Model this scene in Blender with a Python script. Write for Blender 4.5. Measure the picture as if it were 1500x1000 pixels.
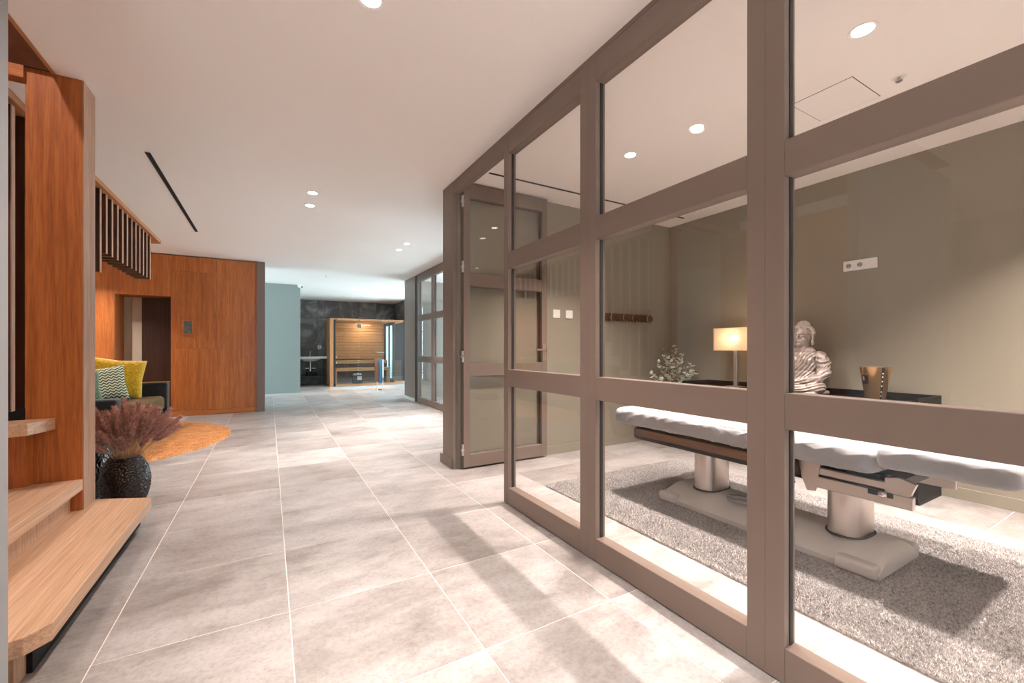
import bpy, bmesh, math, random
import numpy as np
from mathutils import Vector, Matrix, noise
random.seed(7)
PI = math.pi
SC = bpy.context.scene
COL = SC.collection
for o in list(bpy.data.objects):
    bpy.data.objects.remove(o)

# ------------------------------------------------------------------ camera
CZ = 2.585                       # ceiling height
cam = bpy.data.cameras.new('camera'); cam.sensor_width = 36.0
cam.lens = 617.85 / 1500 * 36; cam.shift_y = 10.93 / 1500; cam.clip_start = 0.02
camo = bpy.data.objects.new('camera', cam); COL.objects.link(camo)
camo.location = (0, 0, 1.08); camo.rotation_euler = (PI / 2, 0, -0.522335)
SC.camera = camo

# ------------------------------------------------------------------ world, exposure
W = bpy.data.worlds.new('world'); SC.world = W; W.use_nodes = True
W.node_tree.nodes['Background'].inputs[0].default_value = (0.64, 0.87, 1.0, 1)
W.node_tree.nodes['Background'].inputs[1].default_value = 14.5
SC.view_settings.view_transform = 'Standard'
SC.view_settings.look = 'None'
SC.view_settings.gamma = 1.0
SC.view_settings.use_curve_mapping = False
SC.view_settings.exposure = 0.28
WARM = (1.0, 0.89, 0.825)
LAMP_W = 25.0                    # power of one ceiling downlight

# ------------------------------------------------------------------ materials
def lin(c):
    return tuple(((v / 255) / 12.92 if v / 255 <= .04045 else ((v / 255 + .055) / 1.055) ** 2.4) for v in c)
def newmat(name):
    m = bpy.data.materials.new(name); m.use_nodes = True
    nt = m.node_tree; p = nt.nodes['Principled BSDF']
    return m, nt, p
def setp(p, col=None, rough=None, metal=None, spec=None):
    if col is not None: p.inputs['Base Color'].default_value = (*lin(col), 1)
    if rough is not None: p.inputs['Roughness'].default_value = rough
    if metal is not None: p.inputs['Metallic'].default_value = metal
    if spec is not None: p.inputs['Specular IOR Level'].default_value = spec
def coords(nt, scale, rnd=True):
    """object coordinates, shifted by a per-object random amount"""
    tc = nt.nodes.new('ShaderNodeTexCoord'); mp = nt.nodes.new('ShaderNodeMapping')
    mp.inputs['Scale'].default_value = scale
    if rnd:
        oi = nt.nodes.new('ShaderNodeObjectInfo'); mu = nt.nodes.new('ShaderNodeVectorMath'); mu.operation = 'SCALE'
        co = nt.nodes.new('ShaderNodeCombineXYZ')
        for i in range(3): nt.links.new(oi.outputs['Random'], co.inputs[i])
        mu.inputs['Scale'].default_value = 37.0
        nt.links.new(co.outputs[0], mu.inputs[0])
        ad = nt.nodes.new('ShaderNodeVectorMath'); ad.operation = 'ADD'
        nt.links.new(tc.outputs['Object'], ad.inputs[0]); nt.links.new(mu.outputs[0], ad.inputs[1])
        nt.links.new(ad.outputs[0], mp.inputs[0])
    else:
        nt.links.new(tc.outputs['Object'], mp.inputs[0])
    return mp.outputs[0]
def noise_n(nt, vec, scale, detail=4, rough=.55, dist=0):
    n = nt.nodes.new('ShaderNodeTexNoise'); n.inputs['Scale'].default_value = scale
    n.inputs['Detail'].default_value = detail; n.inputs['Roughness'].default_value = rough
    n.inputs['Distortion'].default_value = dist
    nt.links.new(vec, n.inputs['Vector']); return n.outputs['Fac']
def ramp(nt, fac, stops):
    r = nt.nodes.new('ShaderNodeValToRGB'); e = r.color_ramp.elements
    while len(e) < len(stops): e.new(.5)
    for k, (pos, c) in enumerate(stops):
        e[k].position = pos; e[k].color = (*lin(c), 1)
    nt.links.new(fac, r.inputs[0]); return r.outputs[0]
def bump(nt, p, fac, strength, dist=.002):
    b = nt.nodes.new('ShaderNodeBump'); b.inputs['Strength'].default_value = strength
    b.inputs['Distance'].default_value = dist
    nt.links.new(fac, b.inputs['Height']); nt.links.new(b.outputs[0], p.inputs['Normal'])
def mixc(nt, fac, a, b, mode='MIX'):
    m = nt.nodes.new('ShaderNodeMix'); m.data_type = 'RGBA'; m.blend_type = mode
    if isinstance(fac, float): m.inputs[0].default_value = fac
    else: nt.links.new(fac, m.inputs[0])
    for i, v in ((6, a), (7, b)):
        if isinstance(v, tuple): m.inputs[i].default_value = (*lin(v), 1)
        else: nt.links.new(v, m.inputs[i])
    return m.outputs[2]

def plain(name, col, rough=.5, metal=0, spec=.5, var=0, vs=3.0, bmp=0, bs=200):
    m, nt, p = newmat(name); setp(p, col, rough, metal, spec)
    if var:
        v = coords(nt, (1, 1, 1))
        lo = tuple(max(0, c - var) for c in col); hi = tuple(min(255, c + var) for c in col)
        nt.links.new(ramp(nt, noise_n(nt, v, vs), [(.3, lo), (.7, hi)]), p.inputs['Base Color'])
    if bmp:
        bump(nt, p, noise_n(nt, coords(nt, (1, 1, 1), False), bs, 2), bmp)
    return m
def wood(name, dark, light, axis='z', rough=.42, across=26, along=1.6, bmp=.12):
    m, nt, p = newmat(name); setp(p, light, rough)
    sc = {'x': (along, across, across), 'y': (across, along, across), 'z': (across, across, along)}[axis]
    v = coords(nt, sc)
    n1 = noise_n(nt, v, 1.0, 6, .62, .6)
    c1 = ramp(nt, n1, [(.28, dark), (.72, light)])
    sc2 = tuple(s * 5 for s in sc)
    n2 = noise_n(nt, coords(nt, sc2), 1.0, 3, .6)
    c2 = ramp(nt, n2, [(.25, (150, 140, 130)), (.6, (255, 255, 255))])
    c = mixc(nt, .55, c1, c2, 'MULTIPLY')
    big = noise_n(nt, coords(nt, tuple(s * .12 for s in sc)), 1.0, 2)
    c = mixc(nt, .35, c, ramp(nt, big, [(.3, (190, 175, 165)), (.7, (255, 255, 255))]), 'MULTIPLY')
    nt.links.new(c, p.inputs['Base Color'])
    bump(nt, p, n2, bmp, .001)
    return m
def glass(name, tint=(1, 1, 1), base=.045, refl=1.0):
    m, nt, p = newmat(name); nt.nodes.remove(p)
    out = nt.nodes['Material Output']
    lw = nt.nodes.new('ShaderNodeLayerWeight'); lw.inputs[0].default_value = .5
    pw = nt.nodes.new('ShaderNodeMath'); pw.operation = 'POWER'; pw.inputs[1].default_value = 5.0
    nt.links.new(lw.outputs['Facing'], pw.inputs[0])
    ma = nt.nodes.new('ShaderNodeMath'); ma.operation = 'MULTIPLY_ADD'; ma.inputs[1].default_value = (1 - base) * refl; ma.inputs[2].default_value = base
    nt.links.new(pw.outputs[0], ma.inputs[0])
    t = nt.nodes.new('ShaderNodeBsdfTransparent'); t.inputs[0].default_value = (*tint, 1)
    g = nt.nodes.new('ShaderNodeBsdfGlossy'); g.inputs['Roughness'].default_value = 0.0
    mx = nt.nodes.new('ShaderNodeMixShader')
    nt.links.new(ma.outputs[0], mx.inputs[0]); nt.links.new(t.outputs[0], mx.inputs[1]); nt.links.new(g.outputs[0], mx.inputs[2])
    nt.links.new(mx.outputs[0], out.inputs[0]); return m
def emit(name, col, strength):
    m, nt, p = newmat(name); setp(p, (255, 255, 255), .4)
    p.inputs['Emission Color'].default_value = (*col, 1); p.inputs['Emission Strength'].default_value = strength
    return m

M = {}
M['ceiling'] = plain('ceiling_paint', (246, 238, 232), .9, spec=.1)
M['wall_taupe'] = plain('taupe_wall_paint', (143, 135, 120), .75, spec=.3, bmp=.04, bs=300)
M['frame'] = plain('taupe_lacquer', (119, 103, 93), .42, spec=.3)
M['frame_dark'] = plain('dark_gasket', (38, 34, 32), .6)
M['wall_white'] = plain('white_wall_paint', (206, 205, 202), .8, spec=.2)
M['wall_green'] = plain('grey_green_wall_paint', (154, 164, 159), .8, spec=.2)
M['wall_grey'] = plain('grey_wall_paint', (160, 162, 164), .8, spec=.2)
M['grout'] = plain('grout', (226, 214, 204), .9)
M['white_plastic'] = plain('white_plastic', (236, 232, 228), .35)
M['grey_plastic'] = plain('grey_plastic', (150, 146, 144), .4)
M['black'] = plain('black_satin', (22, 21, 21), .38)
M['black_side'] = plain('black_lacquer', (20, 19, 19), .6, spec=.2)
M['black_matt'] = plain('black_matt', (18, 17, 17), .8)
M['chrome'] = plain('chrome', (225, 220, 216), .12, 1.0)
M['steel'] = plain('brushed_aluminium', (205, 196, 190), .32, 1.0)
M['brass'] = plain('aged_brass', (196, 158, 104), .3, 1.0)
M['oak_y'] = wood('oak_along', (206, 160, 126), (238, 202, 168), 'y', .4, 60, .9)
M['oak_z'] = wood('oak_upright', (200, 156, 122), (234, 198, 164), 'z', .4, 30, 1.4)
M['cherry_z'] = wood('stained_veneer_upright', (172, 92, 40), (212, 130, 66), 'z', .4, 30, 1.2)
M['cherry_y'] = wood('stained_veneer_along', (168, 106, 64), (204, 142, 92), 'y', .4, 30, 1.2)
M['cherry_x'] = wood('stained_veneer_across', (172, 94, 42), (212, 130, 66), 'x', .4, 30, 1.2)
M['pale_z'] = wood('pale_oak_upright', (178, 136, 110), (212, 172, 144), 'z', .45, 30, 1.2)
M['walnut_z'] = wood('dark_walnut_upright', (52, 30, 20), (84, 50, 34), 'z', .5, 30, 1.2)
M['slat'] = wood('slat_walnut', (76, 46, 30), (112, 70, 46), 'z', .5, 30, 1.2)
M['walnut_y'] = wood('walnut_along', (72, 48, 36), (118, 84, 66), 'y', .45, 30, 1.2)
M['walnut_x'] = wood('dark_walnut_across', (60, 38, 26), (100, 66, 44), 'x', .45, 30, 1.2)
M['sauna_x'] = wood('sauna_wood_across', (178, 120, 76), (216, 160, 108), 'x', .5, 30, 1.2)
M['sauna_z'] = wood('sauna_wood_upright', (184, 122, 78), (220, 160, 110), 'z', .5, 30, 1.2)
M['cream'] = plain('cream_lacquer', (206, 196, 176), .5)
M['glass'] = glass('clear_glass', (.975, .975, .97), .034, 1.0)
M['glass_blue'] = glass('sauna_glass', (.93, .97, .97), .08, 1.0)
M['lamp_glow'] = emit('lamp_glow', (1.0, .90, .80), 14.0)

def tile_mat():
    m, nt, p = newmat('porcelain_floor_tile'); setp(p, (205, 192, 182), .38, spec=.45)
    v = coords(nt, (1, 1.35, 1))
    n1 = noise_n(nt, v, 2.3, 9, .68, .35)
    c = ramp(nt, n1, [(.30, (138, 130, 127)), (.45, (170, 164, 161)), (.60, (186, 181, 179)), (.75, (198, 194, 192))])
    n2 = noise_n(nt, coords(nt, (1, 3.2, 1)), 1.6, 6, .66, .5)
    c = mixc(nt, .42, c, ramp(nt, n2, [(.34, (186, 176, 170)), (.56, (255, 255, 255))]), 'MULTIPLY')
    oi = nt.nodes.new('ShaderNodeObjectInfo')
    c = mixc(nt, 1.0, c, ramp(nt, oi.outputs['Random'], [(0, (228, 224, 222)), (1, (255, 255, 255))]), 'MULTIPLY')
    n3 = noise_n(nt, coords(nt, (1, 1, 1)), 55, 4, .75)
    c = mixc(nt, .5, c, ramp(nt, n3, [(.32, (205, 197, 191)), (.55, (255, 255, 255))]), 'MULTIPLY')
    nt.links.new(c, p.inputs['Base Color'])
    r = nt.nodes.new('ShaderNodeMapRange'); r.inputs[3].default_value = .28; r.inputs[4].default_value = .5
    nt.links.new(n1, r.inputs[0]); nt.links.new(r.outputs[0], p.inputs['Roughness'])
    bump(nt, p, n3, .05, .001)
    return m
M['tile'] = tile_mat()
def dark_tile_mat():
    m, nt, p = newmat('dark_oxide_wall_tile'); setp(p, (70, 66, 64), .42)
    v = coords(nt, (1, 1, 1))
    n = noise_n(nt, v, 1.7, 8, .66, .9)
    c = ramp(nt, n, [(.3, (70, 60, 56)), (.5, (98, 90, 87)), (.68, (150, 146, 144))])
    nt.links.new(c, p.inputs['Base Color']); return m
M['dark_tile'] = dark_tile_mat()
def pile_mat(name, stops, scale=170, rough=.95):
    m, nt, p = newmat(name); setp(p, stops[0][1], rough, spec=.1)
    n = noise_n(nt, coords(nt, (1, 1, 1), False), scale, 2, .6)
    nt.links.new(ramp(nt, n, stops), p.inputs['Base Color']); return m
M['shag'] = pile_mat('grey_shag_pile', [(.32, (140, 134, 131)), (.5, (198, 192, 189)), (.66, (224, 219, 217))], 90)
M['orange_pile'] = pile_mat('orange_pile', [(.3, (212, 156, 104)), (.5, (226, 174, 122)), (.7, (234, 186, 136))], 9)

def fabric(name, col, var=12, scale=400, rough=.95, bmp=.3):
    m, nt, p = newmat(name); setp(p, col, rough, spec=.2)
    n = noise_n(nt, coords(nt, (1, 1, 1), False), scale, 2)
    lo = tuple(max(0, c - var) for c in col); hi = tuple(min(255, c + var) for c in col)
    nt.links.new(ramp(nt, n, [(.3, lo), (.7, hi)]), p.inputs['Base Color'])
    bump(nt, p, n, bmp, .001)
    p.inputs['Sheen Weight'].default_value = .25
    return m
M['sheet'] = fabric('white_terry_sheet', (146, 144, 146), 5)
M['sofa'] = plain('olive_brown_upholstery', (104, 84, 58), .95, spec=.1, var=12, vs=200)
M['sofa_dark'] = fabric('charcoal_upholstery', (38, 36, 34), 6)
M['yellow'] = fabric('mustard_velvet', (190, 146, 24), 22, 40)
M['green'] = fabric('sage_velvet', (96, 112, 84), 22, 60)
M['towel_brown'] = fabric('brown_towel', (160, 118, 96), 14, 200)
M['towel_blue'] = fabric('blue_towel', (96, 150, 178), 14, 200)
M['plume'] = fabric('mauve_brown_plume', (212, 166, 150), 26, 60)
M['straw'] = plain('dry_straw', (188, 152, 116), .8, var=24, vs=20)
M['leaf'] = plain('silver_eucalyptus_leaf', (196, 194, 178), .6, var=22, vs=9)
M['twig'] = plain('grey_twig', (104, 88, 72), .8)
M['stone'] = None
def chevron():
    m, nt, p = newmat('green_white_knit'); setp(p, (120, 130, 100), .95, spec=.1)
    v = coords(nt, (1, 1, 1), False)
    sp = nt.nodes.new('ShaderNodeSeparateXYZ'); nt.links.new(v, sp.inputs[0])
    def mth(op, a, b, c=None):
        q = nt.nodes.new('ShaderNodeMath'); q.operation = op
        for k, w_ in enumerate((a, b, c)):
            if w_ is None: continue
            if isinstance(w_, (int, float)): q.inputs[k].default_value = w_
            else: nt.links.new(w_, q.inputs[k])
        return q.outputs[0]
    zig = mth('PINGPONG', sp.outputs[0], .024)
    f = mth('PINGPONG', mth('MULTIPLY_ADD', zig, .9, sp.outputs[2]), .017)
    f = mth('DIVIDE', f, .017)
    nt.links.new(ramp(nt, f, [(.35, (66, 78, 54)), (.62, (206, 204, 176))]), p.inputs['Base Color'])
    bump(nt, p, f, .6, .004)
    return m
M['knit'] = chevron()
def stone_mat():
    m, nt, p = newmat('silver_grey_resin'); setp(p, (196, 184, 178), .38, .35)
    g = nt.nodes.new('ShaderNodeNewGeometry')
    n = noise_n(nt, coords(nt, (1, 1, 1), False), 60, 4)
    c1 = ramp(nt, g.outputs['Pointiness'], [(.44, (96, 76, 66)), (.5, (190, 176, 168)), (.57, (236, 228, 222))])  # colour goes darker in creases and paler on raised edges
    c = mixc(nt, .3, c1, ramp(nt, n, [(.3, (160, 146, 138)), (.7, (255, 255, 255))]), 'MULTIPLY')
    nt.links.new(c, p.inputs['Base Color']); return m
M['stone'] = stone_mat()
M['gold_glass'] = plain('rose_gold_mirror', (226, 180, 130), .14, .8)
def frosted():
    m, nt, p = newmat('frosted_glass'); nt.nodes.remove(p)
    d = nt.nodes.new('ShaderNodeBsdfDiffuse'); d.inputs[0].default_value = (.70, .84, .88, 1)
    t = nt.nodes.new('ShaderNodeBsdfTranslucent'); t.inputs[0].default_value = (.80, .92, .96, 1)
    a = nt.nodes.new('ShaderNodeMixShader'); a.inputs[0].default_value = .7
    nt.links.new(d.outputs[0], a.inputs[1]); nt.links.new(t.outputs[0], a.inputs[2])
    nt.links.new(a.outputs[0], nt.nodes['Material Output'].inputs[0]); return m
M['frosted'] = frosted()
def shade_mat():
    m, nt, p = newmat('linen_lampshade'); nt.nodes.remove(p)
    d = nt.nodes.new('ShaderNodeBsdfDiffuse'); d.inputs[0].default_value = (.82, .72, .60, 1)
    t = nt.nodes.new('ShaderNodeBsdfTranslucent'); t.inputs[0].default_value = (.92, .78, .62, 1)
    tr = nt.nodes.new('ShaderNodeBsdfTransparent'); tr.inputs[0].default_value = (1, .9, .78, 1)
    a = nt.nodes.new('ShaderNodeMixShader'); a.inputs[0].default_value = .6
    b = nt.nodes.new('ShaderNodeMixShader'); b.inputs[0].default_value = .2
    nt.links.new(d.outputs[0], a.inputs[1]); nt.links.new(t.outputs[0], a.inputs[2])
    nt.links.new(a.outputs[0], b.inputs[1]); nt.links.new(tr.outputs[0], b.inputs[2])
    nt.links.new(b.outputs[0], nt.nodes['Material Output'].inputs[0]); return m
M['shade'] = shade_mat()

# ------------------------------------------------------------------ geometry helpers
class B:
    def __init__(s): s.bm = bmesh.new()
    def box(s, x0, x1, y0, y1, z0, z1, r=0, seg=1):
        mt = Matrix.Translation(((x0 + x1) / 2, (y0 + y1) / 2, (z0 + z1) / 2)) @ Matrix.Diagonal((x1 - x0, y1 - y0, z1 - z0, 1))
        v = bmesh.ops.create_cube(s.bm, size=1, matrix=mt)['verts']
        if r:
            e = list({e for q in v for e in q.link_edges})
            bmesh.ops.bevel(s.bm, geom=e, offset=r, segments=seg, affect='EDGES', profile=.5)
        return s
    def obox(s, mt, sx, sy, sz, r=0, seg=1):
        v = bmesh.ops.create_cube(s.bm, size=1, matrix=mt @ Matrix.Diagonal((sx, sy, sz, 1)))['verts']
        if r:
            e = list({e for q in v for e in q.link_edges})
            bmesh.ops.bevel(s.bm, geom=e, offset=r, segments=seg, affect='EDGES')
        return s
    def prism(s, pts, z0, z1, r=0):
        a = [s.bm.verts.new((x, y, z0)) for x, y in pts]; b = [s.bm.verts.new((x, y, z1)) for x, y in pts]
        n = len(pts); fs = [s.bm.faces.new(a[::-1]), s.bm.faces.new(b)]
        for i in range(n): fs.append(s.bm.faces.new((a[i], a[(i + 1) % n], b[(i + 1) % n], b[i])))
        bmesh.ops.recalc_face_normals(s.bm, faces=fs)
        if r:
            e = list({e for f in fs for e in f.edges})
            bmesh.ops.bevel(s.bm, geom=e, offset=r, segments=1, affect='EDGES')
        return s
    def cyl(s, p0, p1, r0, r1=None, n=16):
        p0 = Vector(p0); p1 = Vector(p1); d = p1 - p0
        mt = Matrix.Translation((p0 + p1) / 2) @ d.to_track_quat('Z', 'Y').to_matrix().to_4x4()
        bmesh.ops.create_cone(s.bm, cap_ends=True, segments=n, radius1=r0, radius2=r0 if r1 is None else r1, depth=d.length, matrix=mt)
        return s
    def ball(s, c, rx, ry=None, rz=None, u=16, v=10, rot=None):
        mt = Matrix.Translation(c)
        if rot is not None: mt = mt @ rot.to_4x4()
        bmesh.ops.create_uvsphere(s.bm, u_segments=u, v_segments=v, radius=1, matrix=mt @ Matrix.Diagonal((rx, ry or rx, rz or rx, 1)))
        return s
    def lathe(s, prof, n=32, c=(0, 0, 0)):
        rings = []
        for r, z in prof:
            rings.append([s.bm.verts.new((c[0] + r * math.cos(2 * PI * k / n), c[1] + r * math.sin(2 * PI * k / n), c[2] + z)) for k in range(n)])
        for a, b in zip(rings, rings[1:]):
            for k in range(n): s.bm.faces.new((a[k], a[(k + 1) % n], b[(k + 1) % n], b[k]))
        if prof[0][0] > 1e-5: s.bm.faces.new(rings[0][::-1])
        if prof[-1][0] > 1e-5: s.bm.faces.new(rings[-1])
        return s
    def tube(s, pts, r, n=8):
        pts = [Vector(p) for p in pts]; rings = []
        up = Vector((0, 0, 1))
        for i, p in enumerate(pts):
            t = (pts[min(i + 1, len(pts) - 1)] - pts[max(i - 1, 0)]).normalized()
            a = t.cross(up)
            if a.length < .05: a = t.cross(Vector((1, 0, 0)))
            a.normalize(); b = t.cross(a)
            rr = r[i] if isinstance(r, (list, tuple)) else r
            rings.append([s.bm.verts.new(p + (a * math.cos(2 * PI * k / n) + b * math.sin(2 * PI * k / n)) * rr) for k in range(n)])
        for a, b in zip(rings, rings[1:]):
            for k in range(n): s.bm.faces.new((a[k], a[(k + 1) % n], b[(k + 1) % n], b[k]))
        s.bm.faces.new(rings[0][::-1]); s.bm.faces.new(rings[-1])
        return s
    def move(s, f):
        for v in s.bm.verts: v.co = f(v.co.copy())
        return s

def tag(o, label=None, cat=None, group=None, kind=None):
    if label: o['label'] = label
    if cat: o['category'] = cat
    if group: o['group'] = group
    if kind: o['kind'] = kind
    return o
def finish(me, smooth):
    if smooth:
        me.shade_smooth(); me.set_sharp_from_angle(angle=math.radians(smooth if smooth is not True else 40))
def wpos(o):
    p = Vector((0, 0, 0))
    while o: p += o.location; o = o.parent
    return p
def O(name, b, mat, parent=None, label=None, cat=None, group=None, kind=None, smooth=False, at=None):
    """link a builder (world coordinates) as one mesh object whose origin is its base centre"""
    bm = b.bm
    bmesh.ops.recalc_face_normals(bm, faces=bm.faces[:])
    lo = Vector((1e9,) * 3); hi = -lo
    for v in bm.verts:
        for i in range(3): lo[i] = min(lo[i], v.co[i]); hi[i] = max(hi[i], v.co[i])
    c = Vector(at) if at else Vector(((lo.x + hi.x) / 2, (lo.y + hi.y) / 2, lo.z))
    for v in bm.verts: v.co -= c
    me = bpy.data.meshes.new(name); bm.to_mesh(me); bm.free(); finish(me, smooth)
    me.materials.append(M[mat] if isinstance(mat, str) else mat)
    o = bpy.data.objects.new(name, me); COL.objects.link(o)
    if parent: o.parent = parent; o.location = c - wpos(parent)
    else: o.location = c
    return tag(o, label, cat, group, kind)
def E_(name, loc, label, cat, group=None, kind=None):
    o = bpy.data.objects.new(name, None); o.empty_display_size = .1; COL.objects.link(o); o.location = loc
    return tag(o, label, cat, group, kind)
def raw(name, verts, faces, mat, parent=None, loc=(0, 0, 0), smooth=False, **kw):
    me = bpy.data.meshes.new(name); me.from_pydata(verts, [], faces); me.update(); finish(me, smooth)
    me.materials.append(M[mat]); o = bpy.data.objects.new(name, me); COL.objects.link(o)
    if parent: o.parent = parent
    o.location = loc
    return tag(o, **kw)
def copy_tree(o, parent=None):
    c = o.copy(); COL.objects.link(c); c.parent = parent
    for ch in o.children: copy_tree(ch, c)
    return c
S = 'structure'

# ================================================================== THE SETTING
# ---- floor slab and its tiles
fl = O('floor', B().box(-4.2, 5.6, -4.2, 14.5, -.12, -.0015), 'grout', None, 'pale porcelain tiled floor running through hall, treatment room and sauna', 'floor', kind=S)
def tile_mesh():
    t = B().box(-.2985, .2985, -.2985, .2985, -.006, 0, .0012)
    me = bpy.data.meshes.new('tile'); t.bm.to_mesh(me); t.bm.free(); me.materials.append(M['tile']); return me
TM = tile_mesh(); TX, TY, TS = -.528, 1.965, .601
cs, sn = math.cos(.522335), math.sin(.522335)
cells = []
for i in range(-6, 10):
    for j in range(-10, 21):
        x, y = TX + (i + .5) * TS, TY + (j + .5) * TS
        if x < -4.1 or x > 5.5 or y < -4.1 or y > 14.3: continue
        d = x * sn + y * cs; u = (x * cs - y * sn) / d if d > .3 else 99
        vis = abs(u) < 1.35 and d > 1.1
        if y > 3.8 and x > 2.6 and y < 9: vis = False
        if x > 4.4 or (y > 8.6 and x < -.2) or (x < -1.3 and y < 4.6) or y < .2: vis = False
        cells.append((0 if vis else 1, d, x, y))
cells.sort()
rest = B()
for k, (nv, d, x, y) in enumerate(cells):
    if k < 296 and not nv:
        o = bpy.data.objects.new('tile', TM); COL.objects.link(o); o.parent = fl; o.location = Vector((x, y, 0)) - fl.location
        o.rotation_euler.z = random.choice((0, 0, PI))
    else:
        rest.box(x - .2985, x + .2985, y - .2985, y + .2985, -.006, 0)
O('tile_field', rest, 'tile', fl, kind='stuff')

# ---- ceiling with the stairwell opening (x<-1.02, y<3.25)
cl = B()
cl.box(-1.02, 5.6, -4.2, 14.5, CZ, CZ + .12); cl.box(-4.2, -1.02, 3.25, 14.5, CZ, CZ + .12); cl.box(-4.2, -2.3, -4.2, 3.25, CZ, CZ + .12)
cl.box(-2.3, -1.02, -4.2, 1.2, CZ, CZ + .12)
O('ceiling', cl, 'ceiling', None, 'smooth off-white plaster ceiling', 'ceiling', kind=S)
# stairwell lining above the opening
st = B(); st.box(-2.3, -1.02, 3.232, 3.249, CZ, 4.2); st.box(-2.34, -2.3, 1.2, 3.29, CZ + .13, 4.2)
st.box(-1.02, -.98, 1.2, 3.25, CZ + .13, 4.2); st.box(-2.3, -1.02, 1.16, 1.2, CZ + .13, 4.2); st.box(-2.34, -.98, 1.16, 3.29, 4.2, 4.25)
M['lining'] = plain('dark_stained_lining', (74, 38, 18), .85, spec=.1, var=10, vs=6)
O('wall_stairwell', st, 'lining', None, 'dark wood lining inside the ceiling opening above the stair', 'wall lining', kind=S)
O('trim_1', B().box(-2.3, -1.13, 3.232, 3.31, 2.52, CZ - .001), 'cherry_x', None, 'orange-brown wood beam edging the stairwell beside the post top', 'trim', kind=S)
O('trim_2', B().box(-1.028, -1.012, 1.2, 3.25, CZ - .006, CZ + .1), 'cherry_y', None, 'thin wood edge strip along the stairwell opening in the ceiling', 'trim', kind=S)

# ---- treatment room walls
wr = O('wall_right', B().box(4.31, 4.45, -3.2, 3.56, 0, CZ), 'wall_taupe', None, 'greenish taupe back wall of the treatment room', 'wall', kind=S)
wf = O('wall_far', B().box(1.475, 4.45, 3.56, 3.80, 0, CZ), 'wall_taupe', None, 'taupe end wall of the treatment room with switches and hook rail', 'wall', kind=S)
O('wall_panel', B().box(1.431, 1.475, 3.545, 3.8, 0, CZ), 'frame', wf)
O('wall_near', B().box(1.5, 4.45, -3.3, -3.2, 0, CZ), 'wall_taupe', None, 'taupe near wall of the treatment room behind the viewer', 'wall', kind=S)
O('baseboard_far', B().box(1.53, 4.31, 3.548, 3.56, 0, .085, .002), 'wall_taupe', None, 'low taupe skirting board under the switches and hook rail', 'baseboard', kind=S)
O('baseboard_right', B().box(4.298, 4.31, -3.2, 3.548, 0, .085, .002), 'wall_taupe', None, 'low taupe skirting board behind the massage table', 'baseboard', kind=S)
O('baseboard_pillar', B().box(1.419, 1.431, 3.56, 3.85, 0, .085, .002).box(1.431, 1.46, 3.8, 3.812, 0, .085), 'frame', None, 'short taupe skirting board at the foot of the hall pillar', 'baseboard', kind=S)
# ---- hall walls
O('wall_entry', B().box(-2.3, -.4987, 1.30, 1.36, 0, CZ), 'wall_grey', None, 'pale grey wall end at the far left edge of view', 'wall', kind=S)
O('wall_left_stair', B().box(-2.34, -2.3, 1.36, 3.5, 0, CZ), 'cherry_z', None, 'wood panelled wall along the far side of the stair', 'wall', kind=S)
O('wall_left', B().box(-4.2, -4.1, -4.2, 9.2, 0, CZ).box(-4.2, -4.1, 11.0, 14.5, 0, CZ).box(-4.2, -4.1, 9.2, 11.0, 2.4, CZ), 'wall_white', None, 'white outer wall on the far left of the lounge', 'wall', kind=S)
O('wall_back', B().box(-4.2, -.9, -4.3, -4.2, 0, CZ).box(.1, 5.6, -4.3, -4.2, 0, CZ).box(-.9, .1, -4.3, -4.2, 2.45, CZ), 'wall_white', None, 'white wall behind the viewer', 'wall', kind=S)
O('wall_green', B().box(-4.1, .637, 11.11, 11.25, 0, CZ).box(.5, .637, 11.25, 14.3, 0, CZ), 'wall_green', None, 'flat grey-green wall at the end of the hall beside the basin', 'wall', kind=S)
O('baseboard_green', B().box(-4.1, .649, 11.098, 11.11, 0, .05), 'wall_white', None, 'thin white skirting under the grey-green wall', 'baseboard', kind=S)
# dark tiled end wall, tiles as pieces
dw = O('wall_sauna', B().box(.637, 5.6, 14.32, 14.5, 0, CZ), 'black_matt', None, 'dark oxide-grey tiled wall behind basin and sauna', 'wall', kind=S)
xs = [.64, 1.293, 1.9, 2.5, 3.06, 3.64]; zs = [0, .85, 2.03, CZ - .004]
for a, b in zip(xs, xs[1:]):
    for c, d in zip(zs, zs[1:]):
        O('wall_tile', B().box(a + .003, b - .003, 14.3, 14.32, c + .003, d - .003, .002), 'dark_tile', dw)
db = O('wall_bulkhead', B().box(3.66, 3.8, 12.6, 14.32, 2.0, CZ), 'black_matt', None, 'dark tiled bulkhead above the right end of the sauna', 'wall', kind=S)
for a, b in ((12.6, 13.45), (13.45, 14.3)):
    O('wall_tile', B().box(3.64, 3.66, a + .003, b - .003, 2.0, CZ - .004, .002), 'dark_tile', db)
# pier and the room behind the far partition
O('wall_pier', B().box(2.6, 5.5, 9.10, 9.29, 0, CZ).box(2.6, 2.8, 8.51, 9.10, 0, CZ), 'frame', None, 'plain taupe pier at the far end of the second glass partition', 'wall', kind=S)
O('baseboard_pier', B().box(2.588, 2.6, 8.52, 9.3, 0, .06), 'wall_white', None, 'thin white skirting at the foot of the far pier', 'baseboard', kind=S)
O('wall_room_two', B().box(2.6, 5.5, 3.80, 3.86, 0, CZ), 'wall_white', None, 'pale wall inside the second glazed room', 'wall', kind=S)
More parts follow.
